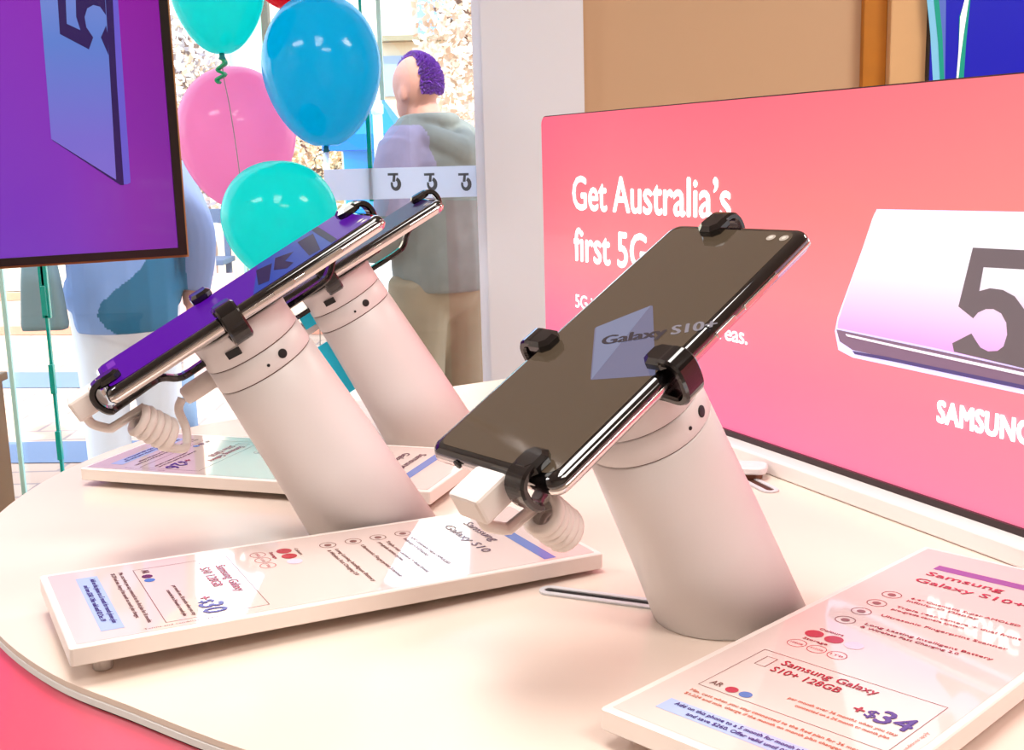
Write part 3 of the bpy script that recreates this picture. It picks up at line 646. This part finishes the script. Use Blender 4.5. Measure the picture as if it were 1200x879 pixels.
# ------------------------------------------------------------------ outdoors
wl = bpy.data.worlds.new('sky'); bpy.context.scene.world = wl; wl.use_nodes = True; bg = wl.node_tree.nodes['Background']
sky = wl.node_tree.nodes.new('ShaderNodeTexSky'); sky.sky_type = 'NISHITA'; sky.sun_disc = False; sky.sun_elevation = R_(48); sky.sun_rotation = R_(140); sky.air_density = 1.0
mxw = wl.node_tree.nodes.new('ShaderNodeMix'); mxw.data_type = 'RGBA'; mxw.inputs[0].default_value = .8
wl.node_tree.links.new(sky.outputs[0], mxw.inputs[6]); mxw.inputs[7].default_value = (.95, .98, 1.05, 1)
wl.node_tree.links.new(mxw.outputs[2], bg.inputs[0]); bg.inputs[1].default_value = 2.0
def wbox(b, c, d, mi=0, **k): b.box(c, d, mi, **k)
gm, nt, bs = newmat('pale_paving')
br = nt.nodes.new('ShaderNodeTexBrick'); tc = nt.nodes.new('ShaderNodeTexCoord'); nt.links.new(tc.outputs['Object'], br.inputs['Vector'])
br.inputs['Scale'].default_value = 1.2; br.inputs['Color1'].default_value = lin((200, 172, 150)); br.inputs['Color2'].default_value = lin((192, 154, 132)); br.inputs['Mortar'].default_value = lin((150, 126, 120)); br.inputs['Mortar Size'].default_value = .012
nt.links.new(br.outputs[0], bs.inputs['Base Color']); bs.inputs['Roughness'].default_value = .8
b = MB(); b.box((0, 18, -.06), (60, 29.2, .1)); struct(b.build('ground', gm))
b = MB()
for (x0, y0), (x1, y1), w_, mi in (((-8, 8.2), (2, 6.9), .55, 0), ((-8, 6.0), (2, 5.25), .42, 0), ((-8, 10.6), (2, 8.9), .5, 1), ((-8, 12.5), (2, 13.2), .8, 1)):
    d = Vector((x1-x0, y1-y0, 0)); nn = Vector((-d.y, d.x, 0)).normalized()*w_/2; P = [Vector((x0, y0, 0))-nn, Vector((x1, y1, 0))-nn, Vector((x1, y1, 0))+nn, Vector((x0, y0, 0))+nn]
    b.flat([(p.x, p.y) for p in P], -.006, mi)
struct(b.build('paving_and_shadow_bands', [mat('shadow_band_blue', (100, 118, 146), .7), mat('terracotta_paving', (196, 120, 92), .7)]))  # blue bands are shadows painted on the ground, terracotta ones are paving
# facade across the street
fx = onY(205, 100, 13).x; fx2 = onY(600, 100, 13).x
bl = empty('shop_building', (0, 13.2, 0), label='cream shop building across the street with a blue and white sign', cat='building')
b = MB(); b.box(((fx+fx2)/2-.5, 1.5, 2.6), (9, 3, 5.2)); b.build('wall', mat('cream_render', (226, 216, 190), .8), bl)
def fbox(px0, py0, px1, py1, name, m, dy=-.03, th=.1):
    p = onY(px0, py0, 13.2+dy); q_ = onY(px1, py1, 13.2+dy); e = MB(); e.box(((p.x+q_.x)/2, dy+th/2-.0, (p.z+q_.z)/2), (abs(q_.x-p.x), th, abs(p.z-q_.z))); return e.build(name, m, bl)
fbox(446, 66, 486, 112, 'shop_window', mat('pale_blue_glass', (150, 170, 206), .3))
fbox(486, -60, 530, 42, 'hanging_sign', mat('blue_white_sign', (130, 165, 220), .4, noise=.6, nscale=3), -.1)
fbox(442, 42, 520, 46, 'ledge', mat('ledge_grey', (140, 134, 110), .6), -.2, .2)
fbox(310, 168, 345, 250, 'doorway', mat('doorway_grey', (120, 120, 128), .6))
fbox(208, 120, 240, 250, 'side_window', mat('side_glass', (214, 222, 226), .3))
# rough-cast sandstone wall / autumn trees
def foliage(c, r, n, sz, m, name, parent, flatz=1.0, seed=1):
    rnd = random.Random(seed); vs = []; fs = []
    for i in range(n):
        d = Vector((rnd.gauss(0, 1), rnd.gauss(0, 1), rnd.gauss(0, 1))).normalized()*(rnd.random()**.4)
        p = Vector(c)+Vector((d.x*r[0], d.y*r[1], d.z*r[2])); a = Vector((rnd.gauss(0, 1), rnd.gauss(0, 1), rnd.gauss(0, 1))).normalized(); bb = a.orthogonal().normalized(); s_ = sz*(.5+rnd.random())
        k = len(vs); vs += [p-a*s_, p+bb*s_*.6, p+a*s_, p-bb*s_*.6]; fs.append((k, k+1, k+2, k+3))
    e = MB(); e.add(vs, fs); 
    mi = [rnd.randrange(len(m)) for _ in fs] if isinstance(m, list) else None
    if mi: e.m = mi
    return e.build(name, m, parent)
def tree(x, y, h, r, cols, label, n=1500, sz=.09, seed=1, trunk=(120, 96, 84)):
    t_ = empty('tree', (x, y, 0), label=label, cat='tree')
    e = MB(); e.tube(catmull([(0, 0, -.01), (.05, 0, h*.3), (-.03, .02, h*.6), (.04, 0, h*.9)], 4), [.12]*4+[.09]*4+[.05]*5)
    for k in range(7):
        a = k*.9; e.tube(catmull([(0, 0, h*(.35+.06*k)), (math.cos(a)*r*.4, math.sin(a)*r*.4, h*(.5+.05*k)), (math.cos(a)*r*.9, math.sin(a)*r*.9, h*(.6+.06*k))], 4), .025)
    e.build('trunk', mat('bark', trunk, .8), t_)
    foliage((0, 0, h*.75), (r, r, h*.45), n, sz, [mat('leaf', c_, .7) for c_ in cols], 'foliage', t_, seed=seed); return t_
q = onY(545, 60, 10.5); tree(q.x+.55, 10.5, 3.4, 1.0, [(238, 220, 202), (232, 206, 180), (244, 232, 220), (222, 200, 176)], 'pale autumn tree behind the person with purple hair', 9000, .04, 3)
q = onY(222, 60, 10.0); tree(q.x-.05, 10.0, 2.9, .7, [(222, 216, 220), (196, 188, 194), (244, 236, 226), (232, 208, 180)], 'grey-brown bare-looking tree between the screen and the pink balloon', 5000, .034, 7, (160, 140, 130))
q = onY(365, 190, 12.0); tree(q.x+.1, 12.0, 2.4, .65, [(250, 232, 204), (226, 196, 150), (214, 206, 180)], 'cream-leaved small tree seen behind the blue balloon knot', 4000, .034, 9)
# green post behind the balloons
q = onY(289, 70, 9); e = MB(); pr = .125
pt = empty('street_post', (q.x, 9, 0), label='thick pale green street post behind the pink balloon', cat='post')
e.lathe([(pr*1.3, -.01), (pr*1.3, .3), (pr, .34), (pr, 4.2)], 0, 24); e.build('shaft', mat('sage_green_paint', (150, 196, 172), .5), pt)
e = MB(); e.box((pr+.025, .05, 2.1), (.05, .1, 4.2)); e.build('downpipe', mat('brown_pipe', (84, 70, 58), .5), pt)
# pale railing post with ring
q = onY(443, 150, 7); pt = empty('bollard_post', (q.x, 7, 0), label='slim white-turquoise post in front of the blue stall', cat='post')
e = MB(); z1 = onY(443, 112, 7).z; zr = onY(443, 128, 7).z; e.lathe([(.028, -.01), (.028, z1), (.02, z1+.01)], 0, 16); e.build('shaft', mat('aqua_white', (206, 240, 240), .4), pt)
e = MB(); e.lathe([(.028, zr-.03), (.036, zr-.026), (.036, zr+.026), (.028, zr+.03)], 0, 16); e.build('ring', mat('aqua_ring', (190, 232, 232), .4), pt)
# blue market stall
BL1 = mat('stall_blue', (0, 104, 206), .6); BL2 = mat('stall_sky', (88, 178, 236), .6)
q0 = onY(398, 195, 8.0); q1 = onY(464, 195, 8.0); q2 = onY(430, 112, 8.0)
stl = empty('market_stall', ((q0.x+q1.x)/2, 8.2, 0), label='blue canvas market stall behind the blue balloon', cat='stall')
hw = (q1.x-q0.x)/2+.05; zt = q2.z; zm = onY(430, 158, 8).z
e = MB(); e.loops([[Vector((sx*hw*k, sy*.5*k, z)) for sx, sy in ((-1, -1), (1, -1), (1, 1), (-1, 1))] for k, z in ((1.05, zm-.1), (1.05, zm), (.35, zt), (.3, zt+.02))], 0, smooth=False); e.build('canopy', BL1, stl)
for sx in (-1, 1):
    for sy in (-1, 1):
        e = MB(); e.tube([(sx*hw, sy*.45, -.01), (sx*hw, sy*.45, zm-.05)], .02); e.build('leg', mat('stall_leg', (210, 220, 225), .4), stl)
e = MB(); e.box((0, .4, zm/2+.1), (hw*2, .02, zm-.3)); e.build('back_cloth', BL2, stl)
e = MB(); e.box((0, -.2, .45), (hw*1.8, .5, .9)); e.build('counter', mat('stall_counter', (236, 240, 246), .5), stl)
e = MB(); e.box((-hw*.1, -.3, .96), (hw*1.2, .2, .12), bev=.01); e.build('crate', BL1, stl)
# pedestal planter
q = onY(240, 300, 7.5); zt = onY(240, 262, 7.5).z; zn = onY(240, 285, 7.5).z; zb = onY(240, 323, 7.5).z
pd = empty('pedestal_planter', (q.x, 7.5, 0), label='pale grey pedestal planter on a pink brick base beside the screen', cat='planter')
PG = mat('pale_stone', (206, 214, 222), .6)
e = MB(); e.lathe([(.065, zb), (.068, zn), (.09, zn+.02), (.098, zn+.03), (.1, zt-.01), (.095, zt), (.08, zt), (.075, zt-.03)], 0, 28); e.build('bowl', PG, pd)
e = MB(); e.box((0, 0, zb/2), (.3, .3, zb-.002), bev=.01); e.build('brick_base', mat('pink_brick', (236, 184, 172), .8, noise=.4, nscale=9), pd)
foliage((-.03, 0, zt+.03), (.06, .06, .035), 160, .018, [mat('fresh_green', (150, 232, 130), .6), mat('mid_green', (110, 190, 110), .6)], 'plant', pd, seed=4)
q = onY(234, 249, 9.0); e = MB(); 
ba = empty('park_bench', (q.x-.1, 9.0, 0), label='dark slate bench back beyond the pedestal planter', cat='bench')
BN = mat('slate_bench', (78, 92, 118), .6); zc = q.z
e.box((0, 0, zc-.03), (.7, .03, .11), bev=.005); e.build('backrest', BN, ba)
e = MB(); e.box((0, -.22, zc-.35), (.7, .4, .04), bev=.005); e.build('seat', BN, ba)
for sx in (-.3, .3):
    e = MB(); e.box((sx, -.03, zc/2-.05), (.04, .04, zc-.1)); e.build('leg', BN, ba)
# grey bollard / street table seen below the purple handset
q = onY(219, 470, 5.6); bo = empty('street_bollard', (q.x, 5.6, 0), label='short slate-grey bollard outside, seen below the left handset', cat='bollard')
e = MB(); zq = onY(219, 440, 5.6).z; e.lathe([(.075, -.01), (.06, .05), (.045, .08), (.045, max(zq, .2)), (.03, max(zq, .2)+.02)], 0, 20); e.build('post', mat('slate_post', (104, 124, 148), .6), bo)

# ------------------------------------------------------------------ people
def remesh(parts, vox, name, mats_, parent, smooth_it=6, colour=None):
    """join closed shells into one continuous skin"""
    mb_ = MB()
    for p in parts: mb_.add(p[0], p[1])
    ob = mb_.build(name, mats_, parent)
    md = ob.modifiers.new('r', 'REMESH'); md.mode = 'VOXEL'; md.voxel_size = vox; md.use_smooth_shade = True
    if smooth_it:
        s_ = ob.modifiers.new('s', 'SMOOTH'); s_.iterations = smooth_it; s_.factor = .6
    dg = bpy.context.evaluated_depsgraph_get(); me = bpy.data.meshes.new_from_object(ob.evaluated_get(dg))
    ob.modifiers.clear(); old = ob.data; ob.data = me; bpy.data.meshes.remove(old)
    me.materials.clear()
    for m_ in (mats_ if isinstance(mats_, (list, tuple)) else [mats_]): me.materials.append(m_)
    for p in me.polygons: p.use_smooth = True
    return ob
def limb(P, Rr, n=16, flat=1.0):
    e = MB(); e.tube(catmull(P, 5), [r for r in np.interp(np.linspace(0, len(P)-1, (len(P)-1)*5+1), range(len(P)), Rr)], 0, n); return (e.v, e.f)
def ellip(c, r, rot=0, n=20):
    bm = bmesh.new(); bmesh.ops.create_uvsphere(bm, u_segments=n, v_segments=n//2, radius=1)
    bmesh.ops.transform(bm, matrix=Matrix.Translation(Vector(c)) @ Matrix.Rotation(rot, 4, 'Z') @ Matrix.Diagonal((*r, 1)), verts=bm.verts)
    bm.verts.index_update(); v = [tuple(x.co) for x in bm.verts]; f = [tuple(x.index for x in q.verts) for q in bm.faces]; bm.free(); return (v, f)
def hand(w, d, side, curl=.5, s=1.0):
    """palm with four fingers and a thumb; w wrist point, d pointing direction"""
    w = Vector(w); d = Vector(d).normalized(); up = Vector((0, 0, 1)) if abs(d.z) < .8 else Vector((1, 0, 0)); sd_ = d.cross(up).normalized()*side; nn = sd_.cross(d).normalized()
    out = [limb([w-d*.02, w+d*.04*s, w+d*.085*s], [.024*s, .034*s, .03*s], 10)]
    for k, l in enumerate((.062, .075, .07, .055)):
        o = w + d*.08*s + sd_*(-.03+.02*k)*s
        out.append(limb([o, o+d*l*.5*s-nn*curl*.012, o+d*l*.85*s-nn*curl*.04], [.0095*s, .009*s, .0075*s], 8))
    o = w + d*.03*s - sd_*.028*s
    out.append(limb([o, o+d*.03*s-sd_*.022*s, o+d*.06*s-sd_*.026*s-nn*.012], [.012*s, .0105*s, .008*s], 8)); return out
SKIN = mat('skin', (196, 138, 120), .6)
def head_parts(c, fwd, s=1.0):
    """cranium, jaw, nose, brow, ears and neck stub; fwd = facing direction"""
    c = Vector(c); f = Vector(fwd).normalized(); r = f.cross(Vector((0, 0, 1))).normalized(); a = math.atan2(f.y, f.x)
    P = [ellip(c+Vector((0, 0, .03)), (.098*s, .077*s, .10*s), a), ellip(c+f*.028-Vector((0, 0, .045)), (.062*s, .056*s, .075*s), a), ellip(c+f*.098-Vector((0, 0, .022)), (.018, .013, .022), a),
         ellip(c+f*.085-Vector((0, 0, .066)), (.014, .024, .008), a), ellip(c+f*.082+Vector((0, 0, .018)), (.016, .045, .012), a), ellip(c+f*.068-Vector((0, 0, .1)), (.02, .025, .018), a)]
    for sg_ in (-1, 1):
        P.append(ellip(c+r*sg_*.08-f*.004-Vector((0, 0, .012)), (.022, .009, .034), a+sg_*.25)); P.append(ellip(c+r*sg_*.035+f*.078+Vector((0, 0, -.002)), (.008, .012, .008), a))
    return P
# person with purple hair, back turned, outside the window
D1 = 4.65; pc = onY(513, 300, D1); px, py = pc.x, D1
per = empty('person', (px, py, 0), label='person in a grey-green hoodie and khaki trousers with purple hair, back to the window', cat='person')
fw = Vector((-.72, .69, 0)).normalized(); rt = Vector((fw.y, -fw.x, 0))  # right-hand side of the body
H = lambda a, b_, z: fw*a + rt*b_ + Vector((0, 0, z))
hc = H(.075, -.01, 1.60)
pelvis = [ellip(H(0, 0, .93), (.14, .17, .14), math.atan2(fw.y, fw.x))]
body = head_parts(hc, fw+Vector((0, 0, -.1)), 1.08) + [limb([H(.0, 0, .9), H(.0, 0, 1.15), H(.01, 0, 1.36), H(.03, 0, 1.46), H(.06, 0, 1.56)], [.14, .13, .13, .07, .058])] + pelvis
for sg_ in (-1, 1):
    body += [limb([H(0, sg_*.1, .95), H(.02, sg_*.11, .5), H(-.01, sg_*.12, .1)], [.09, .06, .042])]
    body += [limb([H(.0, sg_*.16, 1.38), H(-.03, sg_*.24, 1.14), H(.16, sg_*.22, 1.0)], [.055, .042, .03])] + hand(H(.16, sg_*.22, 1.0), fw+Vector((0, 0, .1)), sg_, .6)
    body += [ellip(H(.06, sg_*.12, .035), (.13, .045, .035), math.atan2(fw.y, fw.x))]
bd = remesh(body, .009, 'body', SKIN, per, 4)
# hoodie: left sleeve is the same cloth, sunlight on it painted as mauve
hm = mat('grey_green_fleece', (122, 126, 120), .9, noise=.3, nscale=14, bump=.3); hl = mat('sunlit_mauve_fleece', (146, 138, 166), .9, noise=.25, nscale=14, bump=.3)
tor = [limb([H(-.02, 0, .84), H(-.02, 0, .92), H(-.01, 0, 1.12), H(-.005, 0, 1.32), H(.02, 0, 1.43)], [.185, .198, .195, .185, .10]), ellip(H(-.01, 0, 1.33), (.13, .215, .13), math.atan2(fw.y, fw.x)), ellip(H(-.01, 0, 1.05), (.16, .205, .22), math.atan2(fw.y, fw.x))]
for sg_ in (-1, 1): tor += [limb([H(.01, sg_*.05, 1.43), H(.0, sg_*.14, 1.405), H(-.005, sg_*.19, 1.33)], [.085, .085, .09]), limb([H(.0, sg_*.17, 1.385), H(-.02, sg_*.225, 1.28), H(-.03, sg_*.25, 1.15), H(.06, sg_*.245, 1.03), H(.15, sg_*.22, 1.0)], [.088, .084, .074, .064, .05])]
tor += [limb([H(-.03, -.11, 1.44), H(-.10, -.06, 1.40), H(-.135, 0, 1.36), H(-.10, .06, 1.40), H(-.03, .11, 1.44)], [.04, .06, .075, .06, .04]), limb([H(.09, -.075, 1.47), H(.02, -.105, 1.48), H(-.05, -.05, 1.485), H(-.05, .05, 1.485), H(.02, .105, 1.48), H(.09, .075, 1.47)], [.033]*6)]
ho = remesh(tor, .008, 'hoodie', [hm, hl], per, 3)
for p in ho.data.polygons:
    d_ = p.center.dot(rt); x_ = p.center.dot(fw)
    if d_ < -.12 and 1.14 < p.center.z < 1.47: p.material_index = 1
tr_ = [ellip(H(0, 0, .86), (.16, .195, .15), math.atan2(fw.y, fw.x))]
for sg_ in (-1, 1): tr_ += [limb([H(0, sg_*.1, .88), H(.015, sg_*.115, .62), H(.01, sg_*.125, .3), H(-.01, sg_*.13, .07)], [.125, .115, .10, .085])]
remesh(tr_, .014, 'trousers', mat('khaki_cotton', (150, 134, 108), .9, noise=.3, nscale=7, bump=.4), per, 3)
# hair: short textured crop on top and back of the head, sides shaved
hv = []; rnd = random.Random(2); e = MB()
for i in range(2600):
    th = rnd.uniform(-math.pi, math.pi); ph = rnd.uniform(-.35, 1.5)
    dv = Vector((math.cos(ph)*math.cos(th), math.cos(ph)*math.sin(th), math.sin(ph)))   # local: x fwd, y right
    if dv.y < -.10-.62*max(0, -dv.x): continue
    if dv.x > .55 and dv.z < .5: continue
    p = hc + Vector((0, 0, .03)) + fw*dv.x*.110 + rt*dv.y*.088 + Vector((0, 0, dv.z*.112))
    a_ = (fw*dv.x + rt*dv.y + Vector((0, 0, dv.z)) + Vector((rnd.gauss(0, .3), rnd.gauss(0, .3), rnd.gauss(0, .3)))).normalized(); s_ = .012; q_ = a_.orthogonal().normalized(); q2_ = a_.cross(q_)
    e.add([p-a_*.006+q_*s_, p-a_*.006-q_*s_*.5+q2_*s_*.8, p-a_*.006-q_*s_*.5-q2_*s_*.8, p+a_*.016], [(0, 1, 3), (1, 2, 3), (2, 0, 3), (0, 2, 1)])
e.build('hair', mat('purple_hair', (86, 12, 140), .55), per)
for sg_ in (-1, 1):
    e = MB(); v_, f_ = ellip(H(.05, sg_*.125, .045), (.15, .055, .05), math.atan2(fw.y, fw.x)); e.add(v_, f_, 0, True); e.build('shoe', mat('shoe_grey', (90, 88, 90), .6), per)

# second passer-by, behind the hanging screen
D2 = 4.75; pc = onY(150, 400, D2)
p2 = empty('person', (pc.x, D2, 0), label='passer-by in a pale blue and teal jacket and white trousers, head hidden by the screen', cat='person')
fw = Vector((-.35, .94, 0)).normalized(); rt = Vector((fw.y, -fw.x, 0)); fa = math.atan2(fw.y, fw.x)
hc2 = H(.12, 0, 1.60)
body = head_parts(hc2, fw) + [limb([H(0, 0, .8), H(0, 0, 1.1), H(.04, 0, 1.34), H(.08, 0, 1.44), H(.1, 0, 1.54)], [.14, .14, .13, .07, .056]), ellip(H(0, 0, .85), (.14, .17, .14), fa)]
for sg_, ly in ((-1, -.02), (1, .06)):
    body += [limb([H(0, sg_*.1, .9), H(.03, sg_*.1, .48), H(ly, sg_*.11, .1)], [.09, .06, .042]), ellip(H(ly+.06, sg_*.11, .035), (.13, .045, .035), fa)]
body += [limb([H(.03, .19, 1.34), H(.02, .27, 1.08), H(.02, .26, .86)], [.055, .042, .03])] + hand(H(.02, .26, .86), (0, 0, -1), 1, .5)
body += [limb([H(.03, -.19, 1.34), H(.0, -.28, 1.08), H(.05, -.33, .92)], [.055, .042, .03])] + hand(H(.05, -.33, .92), (0, 0, -1), -1, .8)
remesh(body, .01, 'body', SKIN, p2, 3)
J1 = mat('pale_blue_nylon', (132, 164, 216), .8, noise=.15, nscale=8, bump=.3); J2 = mat('teal_nylon', (0, 104, 140), .8, noise=.2, nscale=8, bump=.3); J3 = mat('slate_lavender', (118, 132, 170), .8)
tor = [limb([H(0, 0, .70), H(0, 0, .8), H(0, 0, 1.1), H(.03, 0, 1.3), H(.06, 0, 1.43)], [.20, .215, .21, .2, .1]), ellip(H(.02, 0, 1.3), (.14, .235, .14), fa), ellip(H(0, 0, .85), (.17, .235, .17), fa),
       limb([H(.03, .2, 1.33), H(.0, .30, 1.08), H(.0, .275, .84)], [.09, .08, .068]), limb([H(.03, -.2, 1.33), H(-.02, -.28, 1.1), H(.04, -.33, .98)], [.09, .075, .06])]
jk = remesh(tor, .008, 'jacket', [J1, J2, J3], p2, 3)
for p in jk.data.polygons:
    d_ = p.center.dot(rt)
    p.material_index = 2 if d_ > .245 else (1 if d_ > -.01+.10*math.sin(p.center.z*14) else 0)
tr_ = [ellip(H(0, 0, .76), (.165, .19, .13), fa)]
for sg_, ly in ((-1, -.02), (1, .06)): tr_ += [limb([H(0, sg_*.1, .8), H(.02, sg_*.105, .45), H(ly, sg_*.11, .05)], [.12, .095, .085])]
remesh(tr_, .014, 'trousers', mat('white_denim', (236, 240, 246), .85, bump=.3, nscale=7), p2, 3)
e = MB(); v_, f_ = ellip(hc2+Vector((0, 0, .045)), (.105, .086, .1), fa); e.add(v_, f_, 0, True); e.build('hair', mat('dark_hair', (60, 50, 48), .7), p2)
for sg_, ly in ((-1, -.02), (1, .06)):
    e = MB(); v_, f_ = ellip(H(ly+.05, sg_*.11, .045), (.15, .055, .05), fa); e.add(v_, f_, 0, True); e.build('shoe', mat('white_shoe', (230, 232, 236), .6), p2)
# carried bag
q = onY(50, 350, 4.5); bgp = empty('shopping_bag', (q.x, 4.5, onY(54, 386, 4.5).z), label='grey-green shopping bag carried in the left hand of the passer-by in blue', cat='bag')
zt_ = onY(54, 308, 4.5).z - bgp.location.z
e = MB(); e.loops([[Vector((x, y, z)) for x, y in rrect(w_, .08, .02, 3)] for w_, z in ((.16, 0), (.17, .02), (.14, zt_*.7), (.12, zt_))], 0); e.build('sack', mat('sage_cloth', (116, 140, 142), .8, bump=.4, nscale=10), bgp)
e = MB(); e.tube(catmull([(-.04, 0, zt_-.01), (-.03, 0, zt_+.07), (.03, 0, zt_+.07), (.04, 0, zt_-.01)], 5), .007); e.build('handle', mat('bag_handle', (60, 70, 74), .7), bgp)

# ------------------------------------------------------------------ lights
def light(name, typ, loc, rot, energy, col, **k):
    l = bpy.data.lights.new(name, typ); l.energy = energy; l.color = col
    for a_, b_ in k.items(): setattr(l, a_, b_)
    o = bpy.data.objects.new(name, l); COL.objects.link(o); o.location = loc; o.rotation_euler = rot; return o
light('sun', 'SUN', (0, 0, 10), (R_(42), 0, R_(35)), 5, (1, .96, .9), angle=R_(1.5))
light('fill_light_front', 'AREA', (.9, -.9, 2.95), (0, 0, 0), 34, (1, .94, .88), shape='RECTANGLE', size=1.2, size_y=.6)  # added fill lamps, unseen: this and the three below brighten the interior
light('fill_light_mid', 'AREA', (-.2, .35, 2.95), (0, 0, 0), 27, (1, .96, .92), shape='RECTANGLE', size=.6, size_y=1.2)
light('fill_light_right', 'AREA', (2.2, 1.6, 2.95), (0, 0, 0), 46, (1, .91, .82), shape='RECTANGLE', size=1.2, size_y=.6)
light('fill_light_left', 'AREA', (-2.2, .6, 2.95), (0, 0, 0), 34, (1, .98, .97), shape='RECTANGLE', size=1.2, size_y=.6)
for o in bpy.data.objects:
    n = o.name.split('.')[0]
    if o.parent is None and n in ('phone_stand', 'smartphone', 'charging_cable', 'price_board', 'balloon', 'tree', 'person'):
        o['group'] = {'phone_stand': 'slanted phone stands on the table', 'smartphone': 'demo handsets on the stands', 'charging_cable': 'coiled cables of the handsets', 'price_board': 'acrylic price boards on the table',
                      'balloon': 'bunch of balloons by the window', 'tree': 'trees across the street', 'person': 'people outside the window'}[n]
    elif 'group' in o.keys() and not o['group']: del o['group']
vs_ = bpy.context.scene.view_settings; vs_.view_transform = 'Standard'; vs_.look = 'None'; vs_.gamma = 1; vs_.exposure = .27; vs_.use_curve_mapping = False
